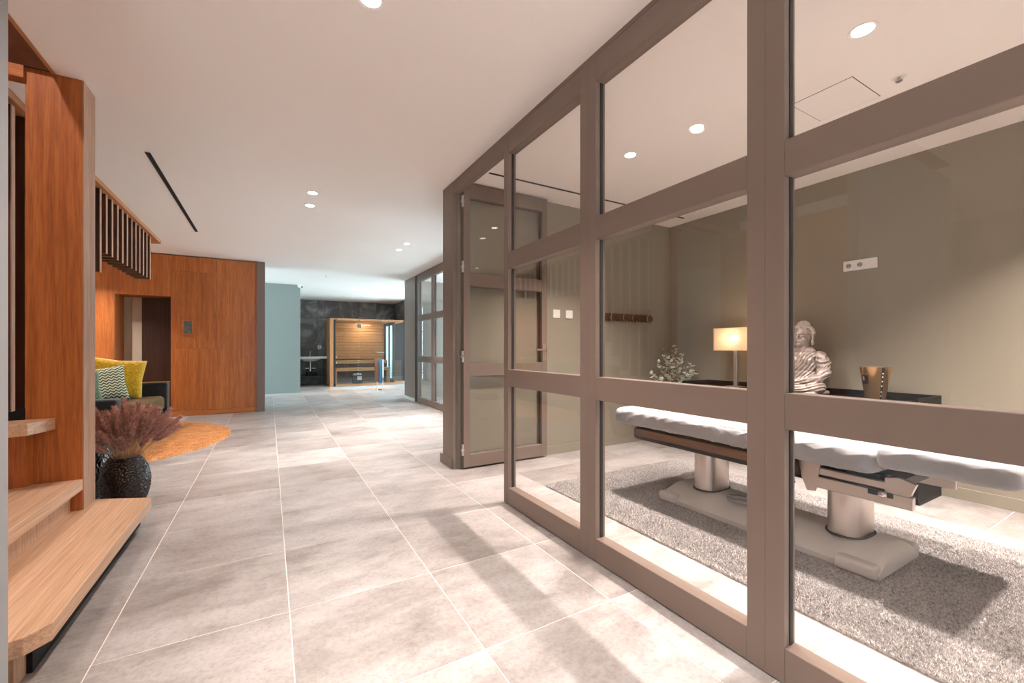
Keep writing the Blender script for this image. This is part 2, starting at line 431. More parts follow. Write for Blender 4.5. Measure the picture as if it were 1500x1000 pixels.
# window wall on the far right (daylight)
ww = B()
ww.box(5.5, 5.62, -4.2, 4.6, 0, CZ); ww.box(5.5, 5.62, 8.6, 9.6, 0, CZ); ww.box(5.5, 5.62, 13.9, 14.5, 0, CZ)
for a, b in ((4.6, 8.6), (9.6, 13.9)): ww.box(5.5, 5.62, a, b, 0, .12).box(5.5, 5.62, a, b, 2.45, CZ)
O('wall_windows', ww, 'wall_white', None, 'white outer wall with tall windows on the right', 'wall', kind=S)
for n, (a, b) in enumerate(((4.6, 8.6), (9.6, 13.9))):
    wroot = E_('window_%d' % (n + 1), (5.56, (a + b) / 2, .12), ('tall window lighting the second glazed room', 'tall window lighting the sauna area')[n], 'window', kind=S)
    k = 4
    for i in range(k + 1):
        y = a + (b - a) * i / k
        O('mullion', B().box(5.53, 5.59, y - .025, y + .025, .12, 2.45), 'frame', wroot)
    for i in range(k):
        y0 = a + (b - a) * i / k + .025; y1 = a + (b - a) * (i + 1) / k - .025
        O('pane', B().box(5.557, 5.565, y0, y1, .12, 2.45), 'glass', wroot)
    po = bpy.data.lights.new('window_portal', 'AREA'); po.shape = 'RECTANGLE'; po.size = 2.3; po.size_y = b - a
    po.cycles.is_portal = True
    oo = bpy.data.objects.new('window_portal', po); COL.objects.link(oo); oo.location = (5.49, (a + b) / 2, 1.28); oo.rotation_euler = (0, PI / 2, 0)

wroot = E_('window_12', (-.4, -4.25, 0), 'tall glazed entrance window behind the viewer', 'window', kind=S)
for i in range(3):
    x = -.9 + 1.0 * i / 2; O('mullion', B().box(x - .025, x + .025, -4.28, -4.22, 0, 2.45), 'frame', wroot)
    if i < 2: O('pane', B().box(x + .025, x + .475, -4.256, -4.248, 0, 2.45), 'glass', wroot)
po = bpy.data.lights.new('window_portal', 'AREA'); po.shape = 'RECTANGLE'; po.size = 1.0; po.size_y = 2.45
po.cycles.is_portal = True
oo = bpy.data.objects.new('window_portal', po); COL.objects.link(oo); oo.location = (-.4, -4.19, 1.22); oo.rotation_euler = (PI / 2, 0, 0)
wroot = E_('window_13', (-4.15, 10.1, 0), 'tall window at the left end of the side passage', 'window', kind=S)
for i in range(3):
    y = 9.2 + .9 * i; O('mullion', B().box(-4.18, -4.12, y - .025, y + .025, 0, 2.4), 'frame', wroot)
    if i < 2: O('pane', B().box(-4.154, -4.146, y + .025, y + .875, 0, 2.4), 'glass', wroot)
po = bpy.data.lights.new('window_portal', 'AREA'); po.shape = 'RECTANGLE'; po.size = 2.4; po.size_y = 1.8
po.cycles.is_portal = True
oo = bpy.data.objects.new('window_portal', po); COL.objects.link(oo); oo.location = (-4.09, 10.1, 1.2); oo.rotation_euler = (0, -PI / 2, 0)
# ---- wood lift lobby wall (y = 8.5), built of veneer panels
ww_ = O('wall_wood', B().box(-4.1, -2.061, 8.52, 8.62, 0, CZ - .012).box(-1.353, -.187, 8.52, 8.62, 0, CZ - .012).box(-2.061, -1.353, 8.52, 8.62, 1.961, CZ - .012), 'walnut_z', None, 'orange-brown wood veneer wall with a doorway beside the sofa', 'wall', kind=S)
G = .001
for (x0, x1, z0, z1) in ((-4.1, -3.1, .085, CZ - .015), (-3.1, -2.02, .085, CZ - .015), (-2.02, -1.353, 1.913, CZ - .015), (-1.353, -.748, .085, 1.09), (-1.353, -.748, 1.09, 2.33), (-1.353, -.748, 2.33, CZ - .015), (-.748, -.187, .085, CZ - .015)):
    O('panel', B().box(x0 + G, x1 - G, 8.495, 8.52, z0 + G, z1 - G, .001), 'cherry_z', ww_)
O('baseboard_wood', B().box(-1.353, -.187, 8.485, 8.52, 0, .083, .002).box(-4.1, -2.02, 8.485, 8.52, 0, .083, .002), 'cherry_x', None, 'wood skirting board along the veneer wall', 'baseboard', kind=S)
O('wall_end', B().box(-.187, -.065, 8.47, 9.0, 0, CZ), 'frame', None, 'taupe end post closing the wood veneer wall', 'wall', kind=S)
O('wall_niche', B().box(-2.06, -2.02, 8.52, 9.0, 0, 2.3).box(-1.353, -1.31, 8.62, 9.0, 0, 2.3).box(-2.06, -1.31, 8.52, 9.0, 1.915, 1.96), 'cherry_z', None, 'wood lined reveal of the doorway behind the sofa', 'wall', kind=S)
dn = E_('door_1', (-1.69, 9.0, 0), 'cream and dark wood sliding door set back in the doorway behind the sofa', 'door', kind=S)
O('door_panel', B().box(-2.02, -1.915, 8.97, 9.0, 0, 1.915, .003), 'cream', dn)
O('door_panel', B().box(-1.915, -1.79, 8.94, 8.99, 0, 1.915, .004), 'cream', dn)
O('door_panel', B().box(-1.79, -1.353, 8.92, 8.99, 0, 1.915, .003), 'walnut_z', dn, 'dark wood door panel')
O('wall_core', B().box(-4.1, -.07, 9.0, 9.06, 0, CZ), 'wall_white', None, 'white wall closing the lobby behind the wood panelling', 'wall', kind=S)

# ---- glazed folding leaves (local: width along -y, front face at x=0)
LW, LT = .9015, .062
RZ = [(.006, .121), (.822, .938), (1.636, 1.75), (2.433, 2.56)]
def leaf(name, label):
    root = E_(name, (0, 0, 0), label, 'glass door', kind=S)
    O('stile', B().box(0, LT, -.061, 0, .006, 2.56, .0008), 'frame', root)
    O('stile', B().box(0, LT, -LW, -LW + .061, .006, 2.56, .0008), 'frame', root)
    for a, b in RZ: O('rail', B().box(.0005, LT - .0005, -LW + .061, -.061, a, b, .002), 'frame', root)
    for (a, b), (c, d) in zip(RZ, RZ[1:]):
        O('pane', B().box(.033, .041, -LW + .058, -.058, b - .003, c + .003), 'glass', root)
        g = B()
        for y0, y1 in ((-.064, -.061), (-LW + .061, -LW + .064)): g.box(.028, .046, y0, y1, b, c)
        O('gasket', g, 'frame_dark', root)
    return root
proto = leaf('window_3', 'tall taupe framed glass leaf of the partition, far end beside the open doorway')
proto.location = (1.431, 2.601, 0)
for n, (lab, y) in enumerate((('tall taupe framed glass leaf in the middle of the partition before the table lamp', 1.699),
                              ('tall taupe framed glass leaf at the near right end showing statue and candle', .797),
                              ('tall taupe framed glass leaf behind the viewer', -.105),
                              ('last taupe framed glass leaf behind the viewer', -1.007))):
    c = copy_tree(proto); c.name = 'window_%d' % (n + 4); c['label'] = lab; c.location = (1.431, y, 0)
for n, y in enumerate((8.36, 7.458, 6.556, 5.654)):
    c = copy_tree(proto); c.name = 'window_%d' % (n + 8); c.location = (2.6, y, 0)
    c['label'] = ('farthest glass leaf of the second partition beside the taupe pier', 'second glass leaf from the far pier in the second partition', 'third glass leaf from the far pier, hidden by the pillar', 'nearest glass leaf of the second partition, hidden by the pillar')[n]
O('wall_partition_end', B().box(2.6, 2.7, 3.86, 4.75, 0, CZ), 'frame', None, 'taupe wall between the pillar and the second glass partition', 'wall', kind=S)
O('trim_3', B().box(2.61, 2.66, 8.37, 8.51, 0, CZ), 'frame_dark', None, 'dark recessed jamb between second partition and far pier', 'trim', kind=S)
O('trim_4', B().box(1.433, 1.492, -2.0, 2.601, 2.562, CZ).box(1.433, 1.492, 2.601, 3.545, 2.475, CZ), 'frame', None, 'taupe header rail along the ceiling above partition and doorway', 'trim', kind=S)
O('trim_5', B().box(2.602, 2.66, 4.75, 8.37, 2.562, CZ), 'frame', None, 'taupe head rail above the second glass partition', 'trim', kind=S)
O('wall_partition_near', B().box(1.431, 1.5, -4.2, -1.91, 0, CZ), 'frame', None, 'taupe wall continuing the partition behind the viewer', 'wall', kind=S)
# the open leaf
ol = copy_tree(proto); ol.name = 'door_2'; ol['label'] = 'open taupe framed glass door folded back against the end wall'
ol.location = (1.505, 3.478, .012); ol.rotation_euler = (0, 0, PI / 2)
def child_local(name, b, mat, root, smooth=False):
    bm = b.bm; bmesh.ops.recalc_face_normals(bm, faces=bm.faces[:])
    me = bpy.data.meshes.new(name); bm.to_mesh(me); bm.free(); finish(me, smooth); me.materials.append(M[mat])
    o = bpy.data.objects.new(name, me); COL.objects.link(o); o.parent = root; return o
hd = child_local('handle_plate', B().box(-.008, 0, -.885, -.845, .95, 1.12, .003), 'steel', ol)
child_local('lever', B().tube([(-.008, -.865, 1.06), (-.05, -.865, 1.06), (-.055, -.85, 1.06), (-.055, -.74, 1.06)], .010, 10), 'steel', ol, True)
for z in (.17, 1.0, 1.80, 2.38):
    child_local('hinge', B().cyl((-.012, .014, z - .05), (-.012, .014, z - .012), .011, n=12).cyl((-.012, .014, z + .012), (-.012, .014, z + .05), .011, n=12).box(-.022, .004, .002, .03, z - .011, z + .011, .003), 'steel', ol, True)

# ================================================================== CEILING FITTINGS
def downlight(x, y, label, col=WARM, power=LAMP_W, on=True, group='recessed ceiling downlights', r=.04, spread=100):
    t = E_('downlight', (x, y, CZ), label, 'downlight', group)
    O('trim_ring', B().lathe([(r + .002, -.001), (r + .014, -.004), (r + .014, 0), (r, .0)], 28, (x, y, CZ)), 'white_plastic', t, smooth=True)
    O('lens', B().lathe([(.0, -.002), (r, -.002), (r, -.0005), (0, -.0005)], 24, (x, y, CZ)), 'lamp_glow', t)
    if on:
        l = bpy.data.lights.new('downlight_lamp', 'AREA'); l.shape = 'DISK'; l.size = 1.4 * r; l.energy = power; l.color = col; l.spread = math.radians(spread)
        lo = bpy.data.objects.new('downlight_lamp', l); COL.objects.link(lo); lo.location = (x, y, CZ - .008)
    return t
downlight(.38, 1.88, 'glowing hall downlight cut by the top edge of the picture', power=11)
downlight(.38, 1.46, 'hall downlight just outside the top edge of the picture', power=11)
downlight(.364, 4.49, 'upper of the two hall downlights left of the glass doorway', power=16)
downlight(.371, 4.90, 'lower of the two hall downlights left of the glass doorway', power=16)
downlight(1.71, 5.99, 'upper of the two small downlights in front of the second partition')
downlight(1.71, 6.42, 'lower of the two small downlights in front of the second partition')
downlight(1.86, 11.0, 'small daylight-washed downlight before the sauna, nearer one', power=10)
downlight(1.89, 11.4, 'small daylight-washed downlight before the sauna, farther one', power=10)
downlight(2.43, .90, 'large bright downlight seen through the top right pane', r=.043, spread=108, power=44)
downlight(2.52, 1.86, 'dimmer treatment room downlight in the middle of the upper pane', power=12)
downlight(2.43, 2.38, 'bright treatment room downlight near the far edge of the upper pane', spread=108, power=44)
for x, y, pw in ((-.55, -.75, 60), (-.55, -1.2, 60), (-.55, -3.0, 46), (-2.8, -1.0, 46), (-2.8, -3.0, 46), (-2.6, 5.6, 30), (-2.2, 7.75, 24), (3.35, -.1, 84), (2.43, -2.2, 50)):  # unseen lamps behind the camera added for ceiling bounce; sofa and right-wall ones inferred
    downlight(x, y, 'unseen downlight from the set added and inferred to light hall and room', group='ceiling downlights outside the picture', spread=112 if x > 2 else 104, power=pw)

def air_slot(x0, x1, y0, y1, label):
    t = E_('linear_air_slot', ((x0 + x1) / 2, (y0 + y1) / 2, CZ), label, 'air slot', 'black linear ceiling slots')
    w = .004
    O('slot_frame', B().box(x0, x1, y0, y0 + w, CZ - .003, CZ).box(x0, x1, y1 - w, y1, CZ - .003, CZ).box(x0, x0 + w, y0 + w, y1 - w, CZ - .003, CZ).box(x1 - w, x1, y0 + w, y1 - w, CZ - .003, CZ), 'black', t)
    O('slot_blade', B().box(x0 + w, x1 - w, y0 + w, y1 - w, CZ - .0015, CZ - .0002), 'black_matt', t)
air_slot(-.825, -.790, 4.19, 6.71, 'black linear air slot in the hall ceiling left of the downlights')
air_slot(1.63, 4.14, 3.21, 3.235, 'black linear air slot in the treatment room ceiling')
h = E_('access_hatch', (2.97, 1.24, CZ), 'square white access hatch flush in the treatment room ceiling', 'access hatch')
O('shadow_gap', B().box(2.79, 3.155, 1.08, 1.40, CZ - .0006, CZ - .0001), 'frame_dark', h)
O('hatch_panel', B().box(2.794, 3.151, 1.084, 1.396, CZ - .002, CZ - .0006), 'ceiling', h)
s = E_('sprinkler', (3.024, .955, CZ), 'small white ceiling sprinkler right of the access hatch', 'sprinkler')
O('escutcheon', B().lathe([(.0, -.004), (.03, -.004), (.034, 0), (0, 0)], 24, (3.024, .955, CZ)), 'white_plastic', s, smooth=True)
O('nozzle', B().cyl((3.024, .955, CZ - .02), (3.024, .955, CZ - .004), .006, n=10).cyl((3.024, .955, CZ - .024), (3.024, .955, CZ - .02), .016, n=14), 'steel', s)
s = E_('sprinkler', (1.021, 9.446, CZ), 'tiny ceiling sprinkler before the grey-green wall', 'sprinkler')
O('escutcheon', B().lathe([(.0, -.004), (.035, -.004), (.04, 0), (0, 0)], 20, (1.021, 9.446, CZ)), 'white_plastic', s, smooth=True)
O('nozzle', B().cyl((1.021, 9.446, CZ - .03), (1.021, 9.446, CZ - .004), .01, n=10), 'steel', s)
s = E_('security_camera', (.60, 11.05, CZ), 'white security camera at the top corner of the grey-green wall', 'camera')
O('mount', B().cyl((.60, 11.05, CZ - .02), (.60, 11.05, CZ), .04, n=18), 'white_plastic', s, smooth=True)
O('housing', B().tube([(.60, 11.05, CZ - .04), (.66, 10.97, CZ - .06)], .03, 14), 'white_plastic', s, smooth=True)
O('lens', B().tube([(.66, 10.97, CZ - .06), (.668, 10.96, CZ - .064)], .022, 14), 'black', s, smooth=True)

t = E_('stairwell_lamp', (-1.6, 2.0, 4.2), 'round lamp high inside the stairwell, out of view', 'lamp')
O('shade', B().lathe([(0, -.05), (.10, -.05), (.13, -.02), (.13, 0), (0, 0)], 28, (-1.6, 2.0, 4.2)), 'white_plastic', t, smooth=True)
l = bpy.data.lights.new('stairwell_bulb', 'AREA'); l.shape = 'DISK'; l.size = .2; l.energy = 46; l.color = WARM
lo = bpy.data.objects.new('stairwell_bulb', l); COL.objects.link(lo); lo.location = (-1.6, 2.0, 4.13)

# ================================================================== STAIR, POST, BAFFLES
sr = E_('staircase', (-1.0, 2.6, 0), 'pale oak staircase foot with chamfered treads at the left edge', 'staircase')
O('tread', B().prism([(-.62, 1.965), (-.62, 3.315), (-.86, 3.43), (-1.14, 3.43), (-1.14, 1.89), (-.72, 1.89), (-.668, 1.905)], .118, .178, .002), 'oak_y', sr)
O('plinth', B().box(-1.14, -.685, 2.02, 3.38, 0, .118), 'black_matt', sr)
O('plinth_end', B().box(-1.14, -.70, 1.94, 2.02, 0, .118), 'oak_z', sr)
O('tread', B().prism([(-.905, 2.0), (-.905, 3.248), (-2.29, 3.248), (-2.29, 1.95), (-.95, 1.95)], .292, .352, .002), 'oak_y', sr)
O('riser', B().box(-.985, -.955, 2.0, 3.248, .178, .292), 'oak_z', sr)
O('tread', B().prism([(-1.013, 3.248), (-1.026, 3.19), (-1.062, 3.075), (-1.125, 3.05), (-2.29, 3.05), (-2.29, 3.248)], .640, .702, .002), 'oak_y', sr)
O('riser', B().prism([(-1.10, 3.248), (-1.112, 3.205), (-1.17, 3.195), (-2.29, 3.19), (-2.29, 3.248)], .352, .640), 'cherry_z', sr)
pt = E_('newel_post', (-1.016, 3.34, .178), 'tall square wood post rising from the lowest tread to the ceiling', 'post')
O('post_face', B().box(-1.129, -.907, 3.25, 3.43, .178, CZ, .001), 'cherry_z', pt)
O('post_edge', B().box(-.907, -.902, 3.252, 3.43, .178, CZ - .001), 'pale_z', pt, 'pale oak edging of the post')
bf = E_('slat_screen', (-1.4, 5.5, CZ), 'hanging dark wood slat screen below the ceiling behind the post', 'slat screen')
O('head_board', B().prism([(-1.30, 3.5), (-1.30, 7.50), (-1.42, 7.56), (-1.52, 7.56), (-1.52, 3.5)], 2.538, CZ - .002, .001), 'cherry_y', bf)
y = 7.078; zb = 1.98
ks = 0
while y > 3.55:
    z0 = zb if y > 5.3 else max(.706, zb - .2 * (1 + int((5.25 - y) / .165)))
    sl = O('slat', B().box(-1.49, -1.335, y - .042, y, z0, 2.538, .0015), 'slat', bf)
    O('slat_edge', B().box(-1.335, -1.331, y - .042, y, z0, 2.538), 'pale_z', sl, 'pale front edge of the slat')
    y -= .1685

# ================================================================== VASES AND DRIED GRASS
M['vase'] = plain('black_glazed_metal', (74, 70, 68), .2, 1.0)
def pebbled_vase(name, c, prof, label, group):
    n = 200; rings = []
    verts = []; faces = []
    P = []
    for i in range(len(prof) - 1):
        (r0, z0), (r1, z1) = prof[i], prof[i + 1]
        for k in range(14): P.append((r0 + (r1 - r0) * k / 14, z0 + (z1 - z0) * k / 14))
    P.append(prof[-1])
    m = len(P)
    for i, (r, z) in enumerate(P):
        for k in range(n):
            a = 2 * PI * k / n; p = Vector((r * math.cos(a), r * math.sin(a), z))
            d = noise.voronoi(p * 62)[0]
            e = min(1, max(0, (d[1] - d[0]) * 2.2)) ** .6
            q = .009 * (e - .7)
            verts.append(((r + q) * math.cos(a), (r + q) * math.sin(a), z))
    for i in range(m - 1):
        for k in range(n): faces.append((i * n + k, i * n + (k + 1) % n, (i + 1) * n + (k + 1) % n, (i + 1) * n + k))
    t = E_(name, c, label, 'vase', group)
    o = raw('body', verts, faces, 'vase', t, (0, 0, 0), smooth=80)
    r, z = prof[-1]
    O('rim', B().lathe([(r - .014, -.03), (r - .014, 0), (r + .002, .002), (r + .003, -.012), (r - .002, -.03)], 48, (c[0], c[1], c[2] + z)), 'black', t, smooth=True)
    return t
pebbled_vase('vase', (-.862, 3.86, .001), [(.085, 0), (.115, .04), (.134, .12), (.136, .19), (.122, .26), (.095, .315), (.082, .335)], 'squat black hammered vase holding dried grass beside the stair', 'black hammered vases')
pebbled_vase('vase', (-1.16, 4.18, .001), [(.10, 0), (.125, .05), (.15, .16), (.155, .26), (.14, .36), (.105, .43), (.09, .45)], 'larger black hammered vase mostly hidden behind the post', 'black hammered vases')
def plume_mesh(seed, L, R):
    rd = random.Random(seed); vs = []; fs = []
    n = 7; m = 9
    for i in range(m):
        t = i / (m - 1); r = R * .55 * max(.02, math.sin(PI * min(1, (t * .92 + .06))) ** .7)
        for k in range(n):
            a = 2 * PI * k / n; vs.append((r * math.cos(a), r * math.sin(a), L * t))
    for i in range(m - 1):
        for k in range(n): fs.append((i * n + k, i * n + (k + 1) % n, (i + 1) * n + (k + 1) % n, (i + 1) * n + k))
    for q in range(900):
        t = rd.random(); a = rd.random() * 2 * PI
        r = R * .5 * math.sin(PI * (t * .92 + .06)) ** .7
        b = Vector((r * math.cos(a), r * math.sin(a), L * t))
        out = Vector((math.cos(a), math.sin(a), 1.5 + rd.random())).normalized()
        tip = b + out * (R * (.7 + .5 * rd.random()))
        sd = out.cross(Vector((rd.random() - .5, rd.random() - .5, rd.random() - .5))).normalized() * .0020
        k = len(vs); vs += [tuple(b - sd), tuple(b + sd), tuple(tip)]; fs.append((k, k + 1, k + 2))
    me = bpy.data.meshes.new('plume'); me.from_pydata(vs, [], fs); me.update(); me.materials.append(M['plume']); return me
PM = [plume_mesh(i, L, R) for i, (L, R) in enumerate(((.20, .027), (.18, .025), (.22, .028), (.17, .024)))]
def stem_mesh(seed):
    rd = random.Random(seed); b = B(); b.tube([(0, 0, 0), (rd.uniform(-.006, .006), rd.uniform(-.006, .006), .5), (0, 0, 1)], [.0022, .0020, .0014], 5)
    me = bpy.data.meshes.new('stalk'); b.bm.to_mesh(me); b.bm.free(); me.materials.append(M['straw']); return me
SM = [stem_mesh(i) for i in range(3)]
rd = random.Random(5)
def stalk(i, c, tilt, az, slen, pm, bend, label, group):
    """stem root at c, leaning by tilt towards az; the plume bends a little further"""
    t = E_('dried_grass_stem', c, label, 'dried grass', group)
    st = bpy.data.objects.new('stalk', SM[i % 3]); COL.objects.link(st); st.parent = t
    q = Matrix.Rotation(az, 4, 'Z') @ Matrix.Rotation(tilt, 4, 'Y')
    st.matrix_local = q @ Matrix.Diagonal((1, 1, slen, 1))
    pl = bpy.data.objects.new('plume', pm); COL.objects.link(pl); pl.parent = t
    pl.matrix_local = Matrix.Translation(q @ Vector((0, 0, slen - .01))) @ Matrix.Rotation(az, 4, 'Z') @ Matrix.Rotation(tilt + bend, 4, 'Y')
for i in range(64):
    az = i * 2.39996; f = math.sqrt((i + .5) / 64)
    tilt = f * .80 * rd.uniform(.7, 1.1); tilt = min(tilt, .9)
    slen = rd.uniform(.29, .37) - .03 * f
    c = (-.862 + .045 * f * math.cos(az), 3.86 + .045 * f * math.sin(az), .155)
    bend = rd.uniform(-.05, .25)
    lab = 'mauve-brown dried grass plume standing in the squat black vase'
    gr = 'dried grass plumes in the black vase'
    if i in (20, 33): bend = .8
    # stems lean out only above the neck
    stalk(i, (c[0], c[1], .30), tilt, az, slen - .13, PM[i % 4], bend, lab, gr)

# ================================================================== LOUNGE: rug, sofa, cushions, sign
def pile_rug(root, inside, bbox, z, n, h, mat, seed, w=.003, lean=.6):
    g = np.random.default_rng(seed); x0, x1, y0, y1 = bbox
    x = g.uniform(x0, x1, n); y = g.uniform(y0, y1, n); k = inside(x, y); x = x[k]; y = y[k]; n = len(x)
    a = g.uniform(0, 2 * PI, n); l = g.uniform(0, lean * h, n); hh = h * g.uniform(.7, 1.1, n); b = g.uniform(0, 2 * PI, n)
    dx, dy = w * np.cos(b), w * np.sin(b)
    V = np.empty((n, 3, 3), np.float32)
    V[:, 0] = np.stack([x - dx, y - dy, np.full(n, z)], 1); V[:, 1] = np.stack([x + dx, y + dy, np.full(n, z)], 1)
    V[:, 2] = np.stack([x + l * np.cos(a), y + l * np.sin(a), z + hh], 1)
    V -= np.array(root.location, np.float32)
    me = bpy.data.meshes.new('pile'); me.vertices.add(3 * n); me.vertices.foreach_set('co', V.ravel())
    me.loops.add(3 * n); me.loops.foreach_set('vertex_index', np.arange(3 * n, dtype=np.int32))
    me.polygons.add(n); me.polygons.foreach_set('loop_start', np.arange(0, 3 * n, 3, dtype=np.int32))
    me.update(calc_edges=True); me.materials.append(M[mat])
    o = bpy.data.objects.new('pile', me); COL.objects.link(o); o.parent = root
    return tag(o, kind='stuff')
rr = E_('round_rug', (-2.027, 6.44, .0005), 'round orange rug on the tiles in front of the sofa', 'rug')
O('backing', B().lathe([(0, 0), (1.595, 0), (1.6, .004), (1.595, .012), (0, .012)], 96, (-2.027, 6.44, .0005)), 'orange_pile', rr, smooth=True)
pile_rug(rr, lambda x, y: (x + 2.027) ** 2 + (y - 6.44) ** 2 < 1.6 ** 2, (-2.3, -.42, 4.84, 8.04), .008, 150000, .013, 'orange_pile', 3, .005)

sf = E_('sofa', (-1.75, 6.3, .0285), 'low olive-brown sofa with dark arm beyond the post', 'sofa')
sz = .0285
O('base', B().box(-2.12, -1.24, 5.12, 7.46, .10, .26, .02, 2), 'sofa_dark', sf, smooth=True)
O('seat_cushion', B().box(-1.98, -1.22, 5.30, 6.28, .26, .45, .05, 4), 'sofa', sf, smooth=True)
O('seat_cushion', B().box(-1.98, -1.22, 6.29, 7.29, .26, .45, .05, 4), 'sofa', sf, smooth=True)
O('arm', B().box(-2.12, -1.20, 7.30, 7.48, .12, .62, .025, 3), 'sofa_dark', sf, smooth=True)
O('arm', B().box(-2.12, -1.20, 5.10, 5.28, .12, .62, .025, 3), 'sofa_dark', sf, smooth=True)
O('arm_cap', B().box(-2.12, -1.196, 7.296, 7.484, .615, .632, .006, 2), 'sofa', sf, smooth=True)
O('backrest', B().box(-2.16, -1.94, 5.20, 7.40, .30, .80, .05, 4), 'sofa', sf, smooth=True)
for x in (-2.05, -1.30):
    for y in (5.25, 7.35): O('leg', B().cyl((x, y, sz), (x, y, .10), .018, .024, 12), 'black', sf, smooth=True)
def cushion(name, mat, c, size, th, rot, label):
    n = 14; vs = []; fs = []; rd = random.Random(hash(label) % 1000)
    for side in (1, -1):
        for i in range(n + 1):
            for j in range(n + 1):
                u, v = 2 * i / n - 1, 2 * j / n - 1
                pin = 1 - .09 * (1 - abs(u) ** 1) * abs(v) ** 3; pin2 = 1 - .09 * (1 - abs(v)) * abs(u) ** 3
                t = ((1 - u ** 4) * (1 - v ** 4)) ** .6
                wr = .006 * noise.noise(Vector((u * 3, v * 3, side * 4 + size * 9)))
                vs.append((u * size / 2 * pin2, side * (th / 2 * t + wr * t), v * size / 2 * pin))
    m = (n + 1) ** 2
    for s_ in range(2):
        for i in range(n):
            for j in range(n):
                a = s_ * m + i * (n + 1) + j; q = (a, a + 1, a + n + 2, a + n + 1); fs.append(q if s_ else q[::-1])
    me = bpy.data.meshes.new(name); me.from_pydata(vs, [], fs)
    bm = bmesh.new(); bm.from_mesh(me); bmesh.ops.remove_doubles(bm, verts=bm.verts[:], dist=.0005); bmesh.ops.recalc_face_normals(bm, faces=bm.faces[:]); bm.to_mesh(me); bm.free()
    me.shade_smooth(); me.materials.append(M[mat])
    o = bpy.data.objects.new(name, me); COL.objects.link(o); o.location = c; o.rotation_euler = rot
    return tag(o, label, 'cushion', 'throw cushions on the sofa')
cushion('throw_cushion', 'yellow', (-1.66, 7.10, .70), .52, .17, (-.22, .12, .25), 'mustard yellow velvet cushion propped against the sofa arm')
cushion('throw_cushion', 'knit', (-1.72, 6.80, .655), .43, .15, (-.30, -.10, .35), 'green and cream zigzag knit cushion in front of the yellow one')
cushion('throw_cushion', 'green', (-1.83, 6.35, .64), .42, .15, (-.30, -.06, .45), 'plain sage green cushion half hidden by the wood post')

pq = E_('wall_sign', (-1.137, 8.493, 1.31), 'small grey wall plaque in a wood frame right of the doorway', 'sign')
for a, b, c, d in ((-1.209, -1.066, 1.31, 1.328), (-1.209, -1.066, 1.532, 1.55), (-1.209, -1.191, 1.328, 1.532), (-1.084, -1.066, 1.328, 1.532)):
    O('frame_bar', B().box(a, b, 8.468, 8.495, c, d, .002), 'cherry_x', pq)
M['plaque'] = plain('slate_plaque', (96, 98, 98), .5, var=14, vs=14)
O('plaque', B().box(-1.191, -1.084, 8.48, 8.494, 1.328, 1.532), 'plaque', pq)

# ================================================================== TREATMENT ROOM
# ---- grey shag rug
rg = E_('shag_rug', (2.64, 1.5, .0005), 'light grey shaggy rug under the massage table', 'rug')
RX0, RX1, RY0, RY1 = 1.885, 3.43, .10, 2.74
O('backing', B().box(RX0 + .004, RX1 - .004, RY0, RY1, .0005, .012), 'shag', rg)
pile_rug(rg, lambda x, y: x > 0, (RX0, RX1, RY0, RY1), .008, 330000, .018, 'shag', 11, .0028, .9)
# ---- massage table
mt = E_('massage_table', (2.65, 1.4, .022), 'white padded electric massage table with pedestal base on the grey rug', 'massage table')
M['table_grey'] = plain('warm_grey_moulding', (205, 196, 190), .45)
zr = .022
def base_shape():
    b = B(); n = 14
    pr = []
    for k in range(n + 1):
        u = -1 + 2 * k / n
        pr.append((2.64 + .235 * u, .028 + .085 * (1 - abs(u) ** 2.6)))
    ys = [.83, .845, .87, 2.02, 2.05, 2.07]; zf = [.72, .9, 1, 1, .9, .7]
    rings = []
    for y_, f in zip(ys, zf):
        ring = [b.bm.verts.new((2.64 + .235 * s_ * (.97 + .03 * f), y_, zr)) for s_ in (-1,)]
        for x, z in pr: ring.append(b.bm.verts.new((2.64 + (x - 2.64) * (.96 + .04 * f), y_, zr + z * f)))
        ring.append(b.bm.verts.new((2.64 + .235 * (.97 + .03 * f), y_, zr)))
        rings.append(ring)
    for r0, r1 in zip(rings, rings[1:]):
        for k in range(len(r0)): b.bm.faces.new((r0[k], r0[(k + 1) % len(r0)], r1[(k + 1) % len(r0)], r1[k]))
    b.bm.faces.new(rings[0]); b.bm.faces.new(rings[-1][::-1])
    return b
O('pedestal_base', base_shape(), 'table_grey', mt, smooth=50)
for sx in (-1, 1):
    for y0, y1 in ((.835, 1.0), (1.93, 2.065)):
        a, b_ = sorted((2.64 + sx * .19, 2.64 + sx * .262))
        O('foot_pad', B().box(a, b_, y0, y1, zr, zr + .062, .016, 3), 'table_grey', mt, smooth=True)
def column(y):
    n = 24; b = B(); pts = []
    for k in range(n):
        a = 2 * PI * k / n
        x = math.copysign(abs(math.cos(a)) ** .55, math.cos(a)) * .125; yy = math.copysign(abs(math.sin(a)) ** .8, math.sin(a)) * .078
        pts.append((2.64 + x, y + yy))
    b.prism(pts, zr + .09, .44)
    return b
for y_ in (1.03, 1.83):
    c = O('lifting_column', column(y_), 'steel', mt, smooth=30)
    O('column_collar', B().lathe([(.145, 0), (.15, .004), (.145, .008), (.0, .008)], 32).move(lambda v: Vector((2.64 + v.x * .98, y_ + v.y * .66, zr + .106 + v.z))), 'frame_dark', c)
tray = B(); tray.box(2.30, 2.98, 1.14, 2.235, .425, .515, .03, 3)
O('under_tray', tray, 'frame_dark', mt, smooth=True)
O('side_panel', B().box(2.290, 2.301, 1.16, 2.205, .458, .510, .003), 'walnut_y', mt, 'walnut side panel of the tray')
O('side_panel', B().box(2.979, 2.99, 1.16, 2.205, .458, .510, .003), 'walnut_y', mt, 'walnut side panel of the tray')
